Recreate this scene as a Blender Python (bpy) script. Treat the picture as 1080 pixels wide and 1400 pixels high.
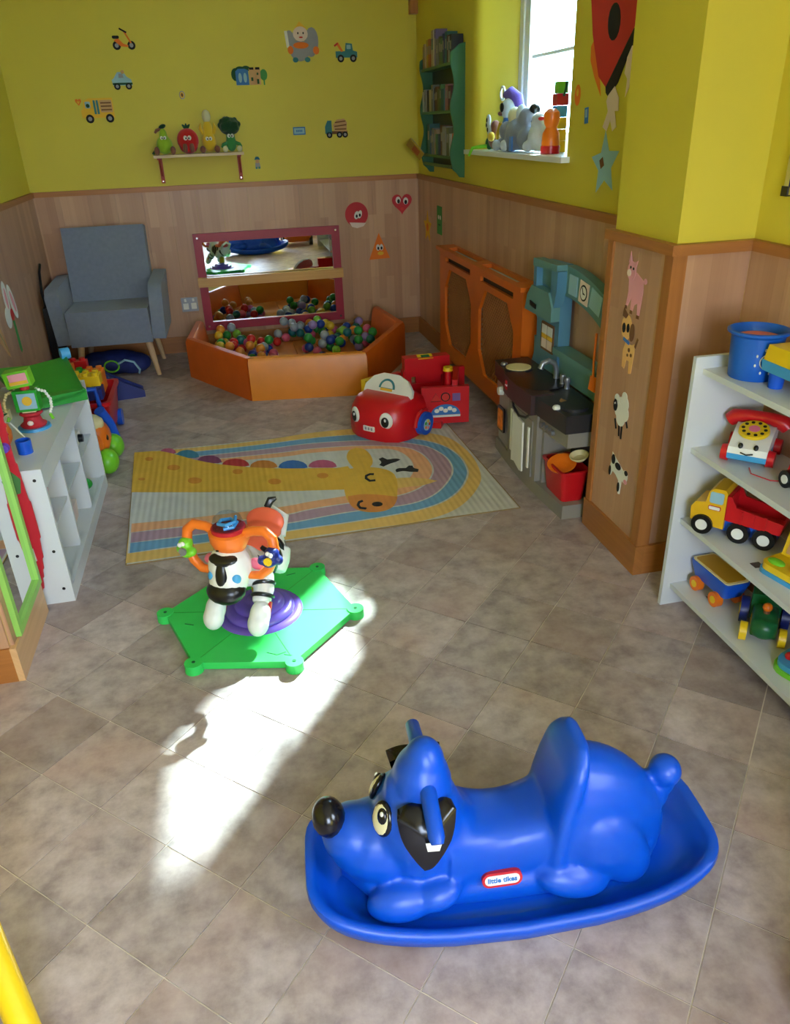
import bpy, bmesh, math, random
from mathutils import Matrix, Vector, Quaternion
from math import pi, sin, cos, radians as RAD

for o in list(bpy.data.objects):
    bpy.data.objects.remove(o, do_unlink=True)
SC = bpy.context.scene
COL = SC.collection
random.seed(7)

# ------------------------------------------------------------------ camera
cam = bpy.data.cameras.new('camera')
cam_o = bpy.data.objects.new('camera', cam)
COL.objects.link(cam_o)
right = Vector((0.97582, -0.21599, -0.03348))
fwd = Vector((0.17745, 0.87230, -0.45564))
up = Vector((0.12762, 0.43868, 0.88953))
CM = Matrix.Identity(4)
for i in range(3):
    CM[i][0] = right[i]; CM[i][1] = up[i]; CM[i][2] = -fwd[i]
CM.translation = Vector((0, 0, 1.5756))
cam_o.matrix_world = CM
cam.sensor_fit = 'VERTICAL'; cam.sensor_height = 36.0
cam.lens = 1040.85 / 1400 * 36.0
cam.clip_start = 0.02; cam.clip_end = 100
SC.camera = cam_o

# ------------------------------------------------------------------ sky, sun, windows' daylight
SC.view_settings.view_transform = 'Standard'
SC.view_settings.look = 'None'
SC.view_settings.exposure = 0.62
SC.view_settings.gamma = 1.0
SC.view_settings.use_curve_mapping = False
W = bpy.data.worlds.new('sky'); SC.world = W; W.use_nodes = True
bg = W.node_tree.nodes['Background']
bg.inputs[0].default_value = (0.66, 0.79, 1.0, 1); bg.inputs[1].default_value = 19.0
sun = bpy.data.lights.new('sun', 'SUN'); sun.energy = 29; sun.angle = RAD(1.35); sun.color = (1, .95, .86)
sun_o = bpy.data.objects.new('sun', sun); COL.objects.link(sun_o)
SUN_ELEV = RAD(36.5)
sd = Vector((-0.607 * cos(SUN_ELEV), -0.795 * cos(SUN_ELEV), -sin(SUN_ELEV)))
sun_o.rotation_euler = sd.to_track_quat('-Z', 'Y').to_euler(); sun_o.location = (4, 8, 5)

def portal(name, loc, direction, sx, sy):
    l = bpy.data.lights.new(name, 'AREA'); l.shape = 'RECTANGLE'; l.size = sx; l.size_y = sy
    l.cycles.is_portal = True
    o = bpy.data.objects.new(name, l); COL.objects.link(o); o.location = loc
    o.rotation_euler = Vector(direction).to_track_quat('-Z', 'Y').to_euler()
    return o
portal('window_daylight', (1.93, 4.16, 2.06), (-1, 0, 0), 1.13, 1.32)
portal('rear_window_daylight', (0.10, -1.78, 1.45), (0, 1, 0), 1.1, 1.45)  # sky portal of the rear window added for fill
portal('side_window_daylight', (1.93, -0.55, 1.6), (-1, 0, 0), 1.1, 1.2)

# ------------------------------------------------------------------ materials
def lin(c):
    return tuple((v / 12.92 if v <= .04045 else ((v + .055) / 1.055) ** 2.4) for v in c)
def rgb(r, g, b): return lin((r / 255, g / 255, b / 255))
MATS = {}
def MAT(name, col, rough=.5, metal=0., var=.06, scale=6., bump=0., bscale=80., spec=.5, coat=0., vary=0., emit=0., trans=0., sheen=0.):
    """procedural material: colour with slight noise mottling, optional bump and per-object variation"""
    if name in MATS: return MATS[name]
    m = bpy.data.materials.new(name); m.use_nodes = True
    nt = m.node_tree; N = nt.nodes; L = nt.links
    b = N['Principled BSDF']
    c = lin(tuple(v / 255 for v in col))
    tc = N.new('ShaderNodeTexCoord')
    no = N.new('ShaderNodeTexNoise'); no.inputs['Scale'].default_value = scale; no.inputs['Detail'].default_value = 4
    L.new(tc.outputs['Object'], no.inputs['Vector'])
    hs = N.new('ShaderNodeHueSaturation'); hs.inputs['Color'].default_value = (*c, 1)
    mr = N.new('ShaderNodeMapRange'); mr.inputs['From Min'].default_value = .3; mr.inputs['From Max'].default_value = .7
    mr.inputs['To Min'].default_value = 1 - var; mr.inputs['To Max'].default_value = 1 + var
    L.new(no.outputs['Fac'], mr.inputs['Value'])
    if vary:
        oi = N.new('ShaderNodeObjectInfo')
        m2 = N.new('ShaderNodeMapRange'); m2.inputs['To Min'].default_value = 1 - vary; m2.inputs['To Max'].default_value = 1 + vary
        L.new(oi.outputs['Random'], m2.inputs['Value'])
        mu = N.new('ShaderNodeMath'); mu.operation = 'MULTIPLY'
        L.new(mr.outputs[0], mu.inputs[0]); L.new(m2.outputs[0], mu.inputs[1]); L.new(mu.outputs[0], hs.inputs['Value'])
    else:
        L.new(mr.outputs[0], hs.inputs['Value'])
    L.new(hs.outputs['Color'], b.inputs['Base Color'])
    b.inputs['Roughness'].default_value = rough; b.inputs['Metallic'].default_value = metal
    b.inputs['Specular IOR Level'].default_value = spec
    b.inputs['Coat Weight'].default_value = coat; b.inputs['Coat Roughness'].default_value = .15
    if sheen: b.inputs['Sheen Weight'].default_value = sheen
    if trans:
        b.inputs['Transmission Weight'].default_value = trans
    if emit:
        b.inputs['Emission Color'].default_value = (*c, 1); b.inputs['Emission Strength'].default_value = emit
    if bump:
        n2 = N.new('ShaderNodeTexNoise'); n2.inputs['Scale'].default_value = bscale; n2.inputs['Detail'].default_value = 3
        L.new(tc.outputs['Object'], n2.inputs['Vector'])
        bu = N.new('ShaderNodeBump'); bu.inputs['Strength'].default_value = bump; bu.inputs['Distance'].default_value = .004
        L.new(n2.outputs['Fac'], bu.inputs['Height']); L.new(bu.outputs[0], b.inputs['Normal'])
    MATS[name] = m
    return m

def wood_mat(name, c1, c2, axis='Z', rough=.4, strip=.063, blocks=True, vary=.08):
    """laminate or pine: strips with fine grain running along one axis"""
    if name in MATS: return MATS[name]
    m = bpy.data.materials.new(name); m.use_nodes = True
    nt = m.node_tree; N = nt.nodes; L = nt.links; b = N['Principled BSDF']
    geo = N.new('ShaderNodeNewGeometry')
    sep = N.new('ShaderNodeSeparateXYZ'); L.new(geo.outputs['Position'], sep.inputs[0])
    # along = grain axis, across = sum of the others
    com = N.new('ShaderNodeCombineXYZ')
    oth = [a for a in 'XYZ' if a != axis]
    add = N.new('ShaderNodeMath'); add.operation = 'ADD'
    L.new(sep.outputs[oth[0]], add.inputs[0]); L.new(sep.outputs[oth[1]], add.inputs[1])
    L.new(sep.outputs[axis], com.inputs['X']); L.new(add.outputs[0], com.inputs['Y'])
    gm = N.new('ShaderNodeMapping'); gm.inputs['Scale'].default_value = (1.2, 34, 1)
    L.new(com.outputs[0], gm.inputs['Vector'])
    no = N.new('ShaderNodeTexNoise'); no.inputs['Scale'].default_value = 1.6; no.inputs['Detail'].default_value = 6; no.inputs['Distortion'].default_value = .6
    L.new(gm.outputs[0], no.inputs['Vector'])
    mix = N.new('ShaderNodeMix'); mix.data_type = 'RGBA'
    A = (*lin(tuple(v / 255 for v in c1)), 1); B = (*lin(tuple(v / 255 for v in c2)), 1)
    if blocks:
        br = N.new('ShaderNodeTexBrick'); br.offset = .37; br.offset_frequency = 2
        br.inputs['Scale'].default_value = 1; br.inputs['Mortar Size'].default_value = 0
        br.inputs['Brick Width'].default_value = .47; br.inputs['Row Height'].default_value = strip
        br.inputs['Color1'].default_value = (0, 0, 0, 1); br.inputs['Color2'].default_value = (1, 1, 1, 1)
        L.new(com.outputs[0], br.inputs['Vector'])
        mm = N.new('ShaderNodeMix'); mm.inputs[0].default_value = .45
        bw = N.new('ShaderNodeRGBToBW'); L.new(br.outputs['Color'], bw.inputs[0])
        L.new(bw.outputs[0], mm.inputs[2]); L.new(no.outputs['Fac'], mm.inputs[3])
        L.new(mm.outputs[0], mix.inputs[0])
    else:
        L.new(no.outputs['Fac'], mix.inputs[0])
    mix.inputs[6].default_value = A; mix.inputs[7].default_value = B
    hs = N.new('ShaderNodeHueSaturation'); L.new(mix.outputs[2], hs.inputs['Color'])
    oi = N.new('ShaderNodeObjectInfo')
    m2 = N.new('ShaderNodeMapRange'); m2.inputs['To Min'].default_value = 1 - vary; m2.inputs['To Max'].default_value = 1 + vary
    L.new(oi.outputs['Random'], m2.inputs['Value']); L.new(m2.outputs[0], hs.inputs['Value'])
    L.new(hs.outputs[0], b.inputs['Base Color'])
    b.inputs['Roughness'].default_value = rough
    bu = N.new('ShaderNodeBump'); bu.inputs['Strength'].default_value = .08; bu.inputs['Distance'].default_value = .002
    L.new(no.outputs['Fac'], bu.inputs['Height']); L.new(bu.outputs[0], b.inputs['Normal'])
    MATS[name] = m
    return m

def tile_mat():
    """mottled beige vinyl; each tile is shaded a little differently"""
    m = bpy.data.materials.new('vinyl_tile'); m.use_nodes = True
    nt = m.node_tree; N = nt.nodes; L = nt.links; b = N['Principled BSDF']
    geo = N.new('ShaderNodeNewGeometry')
    n1 = N.new('ShaderNodeTexNoise'); n1.inputs['Scale'].default_value = 13; n1.inputs['Detail'].default_value = 8; n1.inputs['Roughness'].default_value = .65
    L.new(geo.outputs['Position'], n1.inputs['Vector'])
    n2 = N.new('ShaderNodeTexNoise'); n2.inputs['Scale'].default_value = 2.6; n2.inputs['Detail'].default_value = 3
    oi = N.new('ShaderNodeObjectInfo')
    va = N.new('ShaderNodeVectorMath'); va.operation = 'SCALE'; va.inputs[0].default_value = (37, 91, 53)
    L.new(oi.outputs['Random'], va.inputs['Scale'])
    vb = N.new('ShaderNodeVectorMath'); vb.operation = 'ADD'
    L.new(geo.outputs['Position'], vb.inputs[0]); L.new(va.outputs[0], vb.inputs[1]); L.new(vb.outputs[0], n2.inputs['Vector'])
    r = N.new('ShaderNodeValToRGB')
    r.color_ramp.elements[0].position = .3; r.color_ramp.elements[0].color = (*rgb(144, 129, 128), 1)
    r.color_ramp.elements[1].position = .72; r.color_ramp.elements[1].color = (*rgb(202, 188, 187), 1)
    e = r.color_ramp.elements.new(.52); e.color = (*rgb(180, 165, 163), 1)
    L.new(n1.outputs['Fac'], r.inputs[0])
    mx = N.new('ShaderNodeMix'); mx.data_type = 'RGBA'
    L.new(r.outputs[0], mx.inputs[6]); mx.inputs[7].default_value = (*rgb(182, 148, 138), 1)
    mr = N.new('ShaderNodeMapRange'); mr.inputs['From Min'].default_value = .45; mr.inputs['From Max'].default_value = .75; mr.inputs['To Max'].default_value = .55
    L.new(n2.outputs['Fac'], mr.inputs['Value']); L.new(mr.outputs[0], mx.inputs[0])
    hs = N.new('ShaderNodeHueSaturation'); L.new(mx.outputs[2], hs.inputs['Color'])
    m2 = N.new('ShaderNodeMapRange'); m2.inputs['To Min'].default_value = .80; m2.inputs['To Max'].default_value = 1.12
    L.new(oi.outputs['Random'], m2.inputs['Value']); L.new(m2.outputs[0], hs.inputs['Value'])
    L.new(hs.outputs[0], b.inputs['Base Color'])
    b.inputs['Roughness'].default_value = .42; b.inputs['Specular IOR Level'].default_value = .45
    bu = N.new('ShaderNodeBump'); bu.inputs['Strength'].default_value = .12; bu.inputs['Distance'].default_value = .002
    L.new(n1.outputs['Fac'], bu.inputs['Height']); L.new(bu.outputs[0], b.inputs['Normal'])
    MATS['vinyl_tile'] = m
    return m

def glass_mat(name, tint=(1, 1, 1), clear=.9):
    m = bpy.data.materials.new(name); m.use_nodes = True
    nt = m.node_tree; N = nt.nodes; L = nt.links
    N.remove(N['Principled BSDF'])
    t = N.new('ShaderNodeBsdfTransparent'); t.inputs[0].default_value = (*tint, 1)
    g = N.new('ShaderNodeBsdfGlossy'); g.inputs['Roughness'].default_value = .05
    f = N.new('ShaderNodeLayerWeight'); f.inputs[0].default_value = .25
    mr = N.new('ShaderNodeMapRange'); mr.inputs['To Min'].default_value = .03; mr.inputs['To Max'].default_value = .10
    L.new(f.outputs['Facing'], mr.inputs['Value'])
    mx = N.new('ShaderNodeMixShader'); L.new(mr.outputs[0], mx.inputs[0]); L.new(t.outputs[0], mx.inputs[1]); L.new(g.outputs[0], mx.inputs[2])
    L.new(mx.outputs[0], N['Material Output'].inputs['Surface'])
    MATS[name] = m
    return m

# ------------------------------------------------------------------ mesh helpers
class B:
    """collects shapes into one mesh"""
    def __init__(s): s.bm = bmesh.new()
    def _add(s, verts, faces, M=None):
        vs = [s.bm.verts.new(M @ Vector(v) if M else Vector(v)) for v in verts]
        for f in faces:
            try: s.bm.faces.new([vs[i] for i in f])
            except ValueError: pass
        return s
    def box(s, c, d, rot=None, taper=1.0, tx=None):
        x, y, z = d[0] / 2, d[1] / 2, d[2] / 2
        t = taper; t2 = taper if tx is None else tx
        v = [(-x, -y, -z), (x, -y, -z), (x, y, -z), (-x, y, -z), (-x * t2, -y * t, z), (x * t2, -y * t, z), (x * t2, y * t, z), (-x * t2, y * t, z)]
        f = [(3, 2, 1, 0), (4, 5, 6, 7), (0, 1, 5, 4), (1, 2, 6, 5), (2, 3, 7, 6), (3, 0, 4, 7)]
        M = Matrix.Translation(c)
        if rot is not None: M = M @ rot_m(rot)
        return s._add(v, f, M)
    def span(s, a, b):
        return s.box([(a[i] + b[i]) / 2 for i in range(3)], [abs(b[i] - a[i]) for i in range(3)])
    def cyl(s, p0, p1, r0, r1=None, n=16, cap=True):
        r1 = r0 if r1 is None else r1
        p0, p1 = Vector(p0), Vector(p1)
        q = (p1 - p0).to_track_quat('Z', 'Y')
        v = []
        for p, r in ((p0, r0), (p1, r1)):
            for k in range(n):
                a = 2 * pi * k / n
                v.append(p + q @ Vector((r * cos(a), r * sin(a), 0)))
        f = [(k, (k + 1) % n, n + (k + 1) % n, n + k) for k in range(n)]
        if cap: f += [tuple(range(n - 1, -1, -1)), tuple(range(n, 2 * n))]
        return s._add(v, f)
    def lathe(s, prof, n=20, M=None, sx=1, sy=1):
        """prof: (r, z) from bottom to top"""
        v = []; f = []
        for r, z in prof:
            for k in range(n):
                a = 2 * pi * k / n
                v.append((r * cos(a) * sx, r * sin(a) * sy, z))
        for i in range(len(prof) - 1):
            for k in range(n):
                f.append((i * n + k, i * n + (k + 1) % n, (i + 1) * n + (k + 1) % n, (i + 1) * n + k))
        if prof[0][0] > 1e-6: f.append(tuple(range(n - 1, -1, -1)))
        if prof[-1][0] > 1e-6: f.append(tuple(range((len(prof) - 1) * n, len(prof) * n)))
        s._add(v, f, M)
        return s
    def ell(s, c, r, rot=None, nu=16, nv=10):
        if not hasattr(r, '__len__'): r = (r, r, r)
        v = [(0, 0, -r[2])]; f = []
        for i in range(1, nv):
            t = -pi / 2 + pi * i / nv
            for k in range(nu):
                a = 2 * pi * k / nu
                v.append((r[0] * cos(t) * cos(a), r[1] * cos(t) * sin(a), r[2] * sin(t)))
        v.append((0, 0, r[2])); e = len(v) - 1
        for k in range(nu):
            f.append((0, 1 + (k + 1) % nu, 1 + k)); f.append((e, e - nu + k, e - nu + (k + 1) % nu))
        for i in range(nv - 2):
            for k in range(nu):
                a = 1 + i * nu; f.append((a + k, a + (k + 1) % nu, a + nu + (k + 1) % nu, a + nu + k))
        M = Matrix.Translation(c)
        if rot is not None: M = M @ rot_m(rot)
        return s._add(v, f, M)
    def tube(s, pts, r, n=10, closed=False, cap=True):
        P = [Vector(p) for p in pts]; m = len(P)
        R = r if hasattr(r, '__len__') else [r] * m
        v = []; f = []
        prev = None
        for i, p in enumerate(P):
            if closed: t = P[(i + 1) % m] - P[i - 1]
            else: t = P[min(i + 1, m - 1)] - P[max(i - 1, 0)]
            t.normalize()
            if prev is None:
                a = Vector((0, 0, 1)) if abs(t.z) < .9 else Vector((1, 0, 0))
                u = t.cross(a).normalized()
            else:
                u = (prev - t * prev.dot(t)).normalized()
            prev = u; w = t.cross(u)
            for k in range(n):
                an = 2 * pi * k / n
                v.append(p + (u * cos(an) + w * sin(an)) * R[i])
        for i in range(m if closed else m - 1):
            j = (i + 1) % m
            for k in range(n):
                f.append((i * n + k, i * n + (k + 1) % n, j * n + (k + 1) % n, j * n + k))
        if cap and not closed: f += [tuple(range(n - 1, -1, -1)), tuple(range((m - 1) * n, m * n))]
        return s._add(v, f)
    def prism(s, pts, z0, z1, M=None):
        n = len(pts)
        ar = sum(pts[i][0] * pts[(i + 1) % n][1] - pts[(i + 1) % n][0] * pts[i][1] for i in range(n))
        if ar < 0: pts = pts[::-1]
        v = [(p[0], p[1], z0) for p in pts] + [(p[0], p[1], z1) for p in pts]
        f = [tuple(range(n - 1, -1, -1)), tuple(range(n, 2 * n))] + [(k, (k + 1) % n, n + (k + 1) % n, n + k) for k in range(n)]
        return s._add(v, f, M)
    def rings(s, rings, cap0=True, cap1=True, M=None):
        n = len(rings[0]); v = [p for r in rings for p in r]; f = []
        for i in range(len(rings) - 1):
            for k in range(n):
                f.append((i * n + k, i * n + (k + 1) % n, (i + 1) * n + (k + 1) % n, (i + 1) * n + k))
        if cap0: f.append(tuple(range(n - 1, -1, -1)))
        if cap1: f.append(tuple(range((len(rings) - 1) * n, len(rings) * n)))
        return s._add(v, f, M)
    def mesh(s, name, mat, smooth=True, bevel=0., seg=2, angle=40):
        if bevel:
            ed = [e for e in s.bm.edges if len(e.link_faces) == 2 and e.calc_face_angle(0) > RAD(30)]
            bmesh.ops.bevel(s.bm, geom=ed, offset=bevel, segments=seg, affect='EDGES', profile=.5, clamp_overlap=True)
        bmesh.ops.recalc_face_normals(s.bm, faces=s.bm.faces)
        if smooth:
            for f in s.bm.faces: f.smooth = True
            for e in s.bm.edges:
                if len(e.link_faces) == 2 and e.calc_face_angle(0) > RAD(angle): e.smooth = False
        me = bpy.data.meshes.new(name); s.bm.to_mesh(me); s.bm.free()
        me.materials.append(MATS[mat] if isinstance(mat, str) else mat)
        return me
    def obj(s, name, mat, parent=None, smooth=True, bevel=0., seg=2, angle=40, remesh=0., smoo=6, loc=None, rot=None, sub=0, world=False):
        if world and parent is not None:
            s.bm.transform(parent.matrix_world.inverted())
        o = bpy.data.objects.new(name, s.mesh(name, mat, smooth, bevel, seg, angle)); COL.objects.link(o)
        if parent is not None: o.parent = parent
        if loc is not None: o.location = loc
        if rot is not None: o.rotation_euler = rot
        if remesh:
            md = o.modifiers.new('merge', 'REMESH'); md.mode = 'VOXEL'; md.voxel_size = remesh; md.use_smooth_shade = True
            if smoo:
                ms = o.modifiers.new('soften', 'SMOOTH'); ms.factor = .5; ms.iterations = smoo
        if sub:
            ms = o.modifiers.new('round', 'SUBSURF'); ms.levels = sub; ms.render_levels = sub
        return o

def rot_m(r):
    if isinstance(r, Matrix): return r.to_4x4()
    if len(r) == 3:
        return Matrix.Rotation(r[2], 4, 'Z') @ Matrix.Rotation(r[1], 4, 'Y') @ Matrix.Rotation(r[0], 4, 'X')
def tag(o, label, cat, group=None, kind=None):
    o['label'] = label
    if cat: o['category'] = cat
    if group: o['group'] = group
    if kind: o['kind'] = kind
    return o
def thing(name, label, cat, loc=(0, 0, 0), rotz=0., group=None, M=None):
    o = bpy.data.objects.new(name, None); COL.objects.link(o); o.empty_display_size = .05
    if M is not None: o.matrix_world = M
    else:
        o.matrix_world = Matrix.Translation(loc) @ Matrix.Rotation(rotz, 4, 'Z')
    return tag(o, label, cat, group)
def struct(o):
    o['kind'] = 'structure'; return o
def frame(origin, u, v):
    u = Vector(u).normalized(); v = Vector(v).normalized(); n = u.cross(v)
    M = Matrix.Identity(4)
    for i in range(3): M[i][0] = u[i]; M[i][1] = v[i]; M[i][2] = n[i]; M[i][3] = origin[i]
    return M
def copy_tree(o, parent=None):
    c = o.copy(); COL.objects.link(c); c.parent = parent
    for ch in list(o.children): copy_tree(ch, c)
    return c

# 2-D outlines
def circ(cx, cy, r, n=20, ry=None, a0=0., a1=2 * pi):
    ry = r if ry is None else ry
    full = abs(a1 - a0 - 2 * pi) < 1e-6
    return [(cx + r * cos(a0 + (a1 - a0) * k / (n if full else n - 1)), cy + ry * sin(a0 + (a1 - a0) * k / (n if full else n - 1))) for k in range(n)]
def rect(cx, cy, w, h, a=0.):
    p = [(-w / 2, -h / 2), (w / 2, -h / 2), (w / 2, h / 2), (-w / 2, h / 2)]
    return [(cx + x * cos(a) - y * sin(a), cy + x * sin(a) + y * cos(a)) for x, y in p]
def rrect(cx, cy, w, h, r, n=5, a=0.):
    p = []
    for qx, qy, s0 in ((w / 2 - r, h / 2 - r, 0), (-w / 2 + r, h / 2 - r, 1), (-w / 2 + r, -h / 2 + r, 2), (w / 2 - r, -h / 2 + r, 3)):
        for k in range(n):
            t = pi / 2 * (s0 + k / (n - 1)); p.append((qx + r * cos(t), qy + r * sin(t)))
    return [(cx + x * cos(a) - y * sin(a), cy + x * sin(a) + y * cos(a)) for x, y in p]
def star(cx, cy, R, r, n=5, a=pi / 2):
    return [(cx + (R if k % 2 == 0 else r) * cos(a + pi * k / n), cy + (R if k % 2 == 0 else r) * sin(a + pi * k / n)) for k in range(2 * n)]
def ellr(cx, cy, rx, ry, a=0., n=16):
    return [(cx + rx * cos(t) * cos(a) - ry * sin(t) * sin(a), cy + rx * cos(t) * sin(a) + ry * sin(t) * cos(a)) for t in [2 * pi * k / n for k in range(n)]]
def letters(txt, size, mat, parent, loc, rot=(0, 0, 0), name='lettering', depth=.0006, bold=0., width=None):
    cu = bpy.data.curves.new(name, 'FONT'); cu.body = txt; cu.size = size; cu.align_x = 'CENTER'; cu.align_y = 'CENTER'
    cu.extrude = depth; cu.offset = bold; cu.resolution_u = 3
    tmp = bpy.data.objects.new(name, cu); COL.objects.link(tmp)
    bpy.context.view_layer.update()
    me = bpy.data.meshes.new_from_object(tmp.evaluated_get(bpy.context.evaluated_depsgraph_get()))
    bpy.data.objects.remove(tmp, do_unlink=True)
    me.materials.clear(); me.materials.append(MATS[mat])
    o = bpy.data.objects.new(name, me); COL.objects.link(o); o.parent = parent; o.location = loc; o.rotation_euler = rot
    if width: 
        w = max(v.co.x for v in me.vertices) - min(v.co.x for v in me.vertices); o.scale = (width / w,) * 3
    return o
def sticker(name, label, cat, M, layers, group=None, t=.0012):
    """flat cut-out: layers are (part name, outline(s), material, level)"""
    root = thing(name, label, cat, M=M, group=group)
    for pn, outs, mat, lev in layers:
        b = B()
        if not isinstance(outs[0][0], (list, tuple)): outs = [outs]
        for q, o in enumerate(outs): b.prism(o, t * lev * .8 if lev else 0, t * (lev + 1) + q * .00007)
        b.obj(pn, mat, root, smooth=False)
    return root

# palette of plain materials
for n, c, r in [('plastic_red', (200, 22, 30), .3), ('plastic_blue', (20, 88, 205), .3), ('plastic_yellow', (240, 200, 25), .35), ('plastic_green', (40, 165, 50), .35),
                ('plastic_orange', (240, 120, 25), .35), ('plastic_white', (232, 232, 226), .35), ('plastic_black', (16, 16, 18), .3), ('plastic_purple', (105, 65, 175), .3),
                ('plastic_grey', (120, 120, 118), .45), ('plastic_sky', (70, 160, 215), .35), ('plastic_pink', (235, 120, 150), .4), ('plastic_lime', (120, 205, 45), .35),
                ('plastic_dark_green', (20, 95, 50), .35), ('plastic_navy', (30, 45, 120), .35), ('plastic_teal', (50, 140, 140), .4), ('plastic_cream', (235, 220, 165), .45),
                ('paper_white', (230, 228, 220), .8), ('paper_black', (22, 22, 24), .8), ('paper_red', (205, 50, 45), .75), ('paper_orange', (235, 120, 35), .75),
                ('paper_yellow', (235, 185, 50), .75), ('paper_green', (70, 150, 75), .75), ('paper_blue', (60, 120, 190), .75), ('paper_pink', (232, 160, 170), .75),
                ('paper_grey', (150, 150, 158), .75), ('paper_teal', (60, 130, 140), .75), ('paper_tan', (205, 160, 110), .75), ('paper_brown', (120, 78, 45), .75),
                ('paper_crimson', (190, 28, 42), .6), ('paper_pale_blue', (150, 190, 205), .75), ('paper_skin', (232, 208, 196), .75), ('paper_purple', (120, 90, 150), .75),
                ('paper_dark_green', (25, 80, 45), .75), ('paper_fawn', (236, 182, 112), .75)]:
    MAT(n, c, r, var=.05)
MAT('chrome', (200, 200, 205), .2, 1.0)
MAT('mirror_glass', (235, 238, 238), .015, 1.0, var=0)
# ------------------------------------------------------------------ the room
XR, XL, YB, HD, HC = 1.557, -1.274, 6.238, 1.217, 2.92
NX, NY0, NY1 = 1.400, 2.268, 2.680          # right wall nib
LX, LY0, LY1 = -0.822, 2.200, 2.590         # left wall nib
XR2, XL2, YF = 1.672, -1.55, -1.60          # the nearer half of the room
MAT('yellow_paint', (214, 197, 62), .55, var=.03, scale=2.5, bump=.05, bscale=180)
MAT('ceiling_paint', (232, 230, 215), .8, var=.02)
MAT('grout', (228, 218, 208), .6)
MAT('white_gloss', (228, 230, 228), .35, var=.02)
MAT('pavement', (170, 168, 160), .9)
MAT('blocker_render', (200, 190, 170), .9)
wood_mat('laminate', (172, 126, 96), (206, 163, 130), 'Z', .38)
wood_mat('pine_trim', (150, 92, 44), (186, 122, 62), 'Z', .4, blocks=False)
wood_mat('pine_trim_x', (150, 92, 44), (186, 122, 62), 'X', .4, blocks=False)
wood_mat('pine_trim_y', (150, 92, 44), (186, 122, 62), 'Y', .4, blocks=False)
wood_mat('pine_pale_y', (196, 150, 104), (228, 186, 138), 'Y', .45, blocks=False)
tile_mat()
glass_mat('window_glass', (.80, .96, 1.0))
glass_mat('clear_plastic', (.82, .9, 1.0))

struct(B().box((0, 0, -.16), (80, 80, .1)).obj('ground', 'pavement', smooth=False))
fl = struct(B().span((XL2 - .3, YF - .3, -.1), (2.1, YB + .2, -.0025)).obj('floor', 'grout', smooth=False))
TS, TH = .24, .8180; TO = Vector((-.3243, 1.4054, 0))
tu = Vector((cos(TH), sin(TH), 0)); tv = Vector((sin(TH), -cos(TH), 0))
g = .0016
tb = B().prism([(g, g), (TS - g, g), (TS - g, TS - g), (g, TS - g)], -.004, 0.)
tm = tb.mesh('tile', 'vinyl_tile', smooth=False)
cand = []
for i in range(-30, 40):
    for j in range(-30, 40):
        c = TO + tu * (TS * (i + .5)) + tv * (TS * (j + .5))
        if not (XL2 - .1 < c.x < XR2 + .1 and YF - .1 < c.y < YB + .1): continue
        if c.y > 2.6 and not (XL - .12 < c.x < XR + .12): continue
        cand.append((c.y, i, j))
cand.sort(reverse=True)
rest = B()
nt_ = 0
TM = frame((0, 0, 0), tu, -tv)
for cy, i, j in cand:
    p = TO + tu * (TS * i) + tv * (TS * (j + 1))
    if cy > .62 and nt_ < 298:
        o = bpy.data.objects.new('tile', tm); COL.objects.link(o); o.parent = fl
        o.matrix_local = Matrix.Translation(p) @ TM; nt_ += 1
    else:
        rest.prism([(g, g), (TS - g, g), (TS - g, TS - g), (g, TS - g)], -.004, 0., Matrix.Translation(p) @ TM)
r_ = rest.obj('tile_field', 'vinyl_tile', fl, smooth=False); r_['kind'] = 'stuff'

struct(B().span((XL2 - .3, YF - .3, HC), (2.1, YB + .2, HC + .1)).obj('ceiling', 'ceiling_paint', smooth=False))
wb = struct(B().span((XL - .2, YB, 0), (XR + .4, YB + .15, HC)).obj('wall_back', 'yellow_paint', smooth=False))
wl = struct(B().span((XL - .15, LY1, 0), (XL, YB, HC)).obj('wall_left', 'yellow_paint', smooth=False))
# right wall with the splayed window opening
WY0, WY1, WZ0, WZ1, WXO = 3.50, 4.90, 1.40, 2.72, 1.876
b = B().span((XR, NY1, 0), (WXO, YB, WZ0)).span((XR, NY1, WZ1), (WXO, YB, HC)).span((XR, NY1, WZ0), (WXO, WY0, WZ1)).span((XR, WY1, WZ0), (WXO, YB, WZ1))
b.prism([(XR + .006, WY1 + .03), (XR, WY1), (XR + .012, WY1 - .035), (XR + .04, WY1 - .06), (XR + .10, WY1 - .085), (1.80, WY1 - .17), (WXO - .001, WY1 - .17), (WXO - .001, WY1 + .03)], WZ0 + .001, WZ1 - .001)
b.prism([(XR + .006, WY0 - .03), (XR, WY0), (1.80, WY0 + .10), (WXO - .001, WY0 + .10), (WXO - .001, WY0 - .03)], WZ0 + .001, WZ1 - .001)
wr = struct(b.obj('wall_right', 'yellow_paint', smooth=True, angle=50))
nr = struct(B().span((NX, NY0, 0), (2.0, NY1, HC)).obj('wall_nib_right', 'yellow_paint', smooth=False))
nl = struct(B().span((XL2 - .2, LY0, 0), (LX, LY1, HC)).obj('wall_nib_left', 'yellow_paint', smooth=False))
b = B()
SY0, SY1, SZ0, SZ1 = -1.1, 0.0, 1.0, 2.2
b.span((XR2, YF, 0), (1.92, NY0, SZ0)).span((XR2, YF, SZ1), (1.92, NY0, HC)).span((XR2, YF, SZ0), (1.92, SY0, SZ1)).span((XR2, SY1, SZ0), (1.92, NY0, SZ1))
w2 = struct(b.obj('wall_right_near', 'yellow_paint', smooth=False))
struct(B().span((XL2 - .15, YF, 0), (XL2, LY0, HC)).obj('wall_left_near', 'yellow_paint', smooth=False))
b = B()
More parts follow.
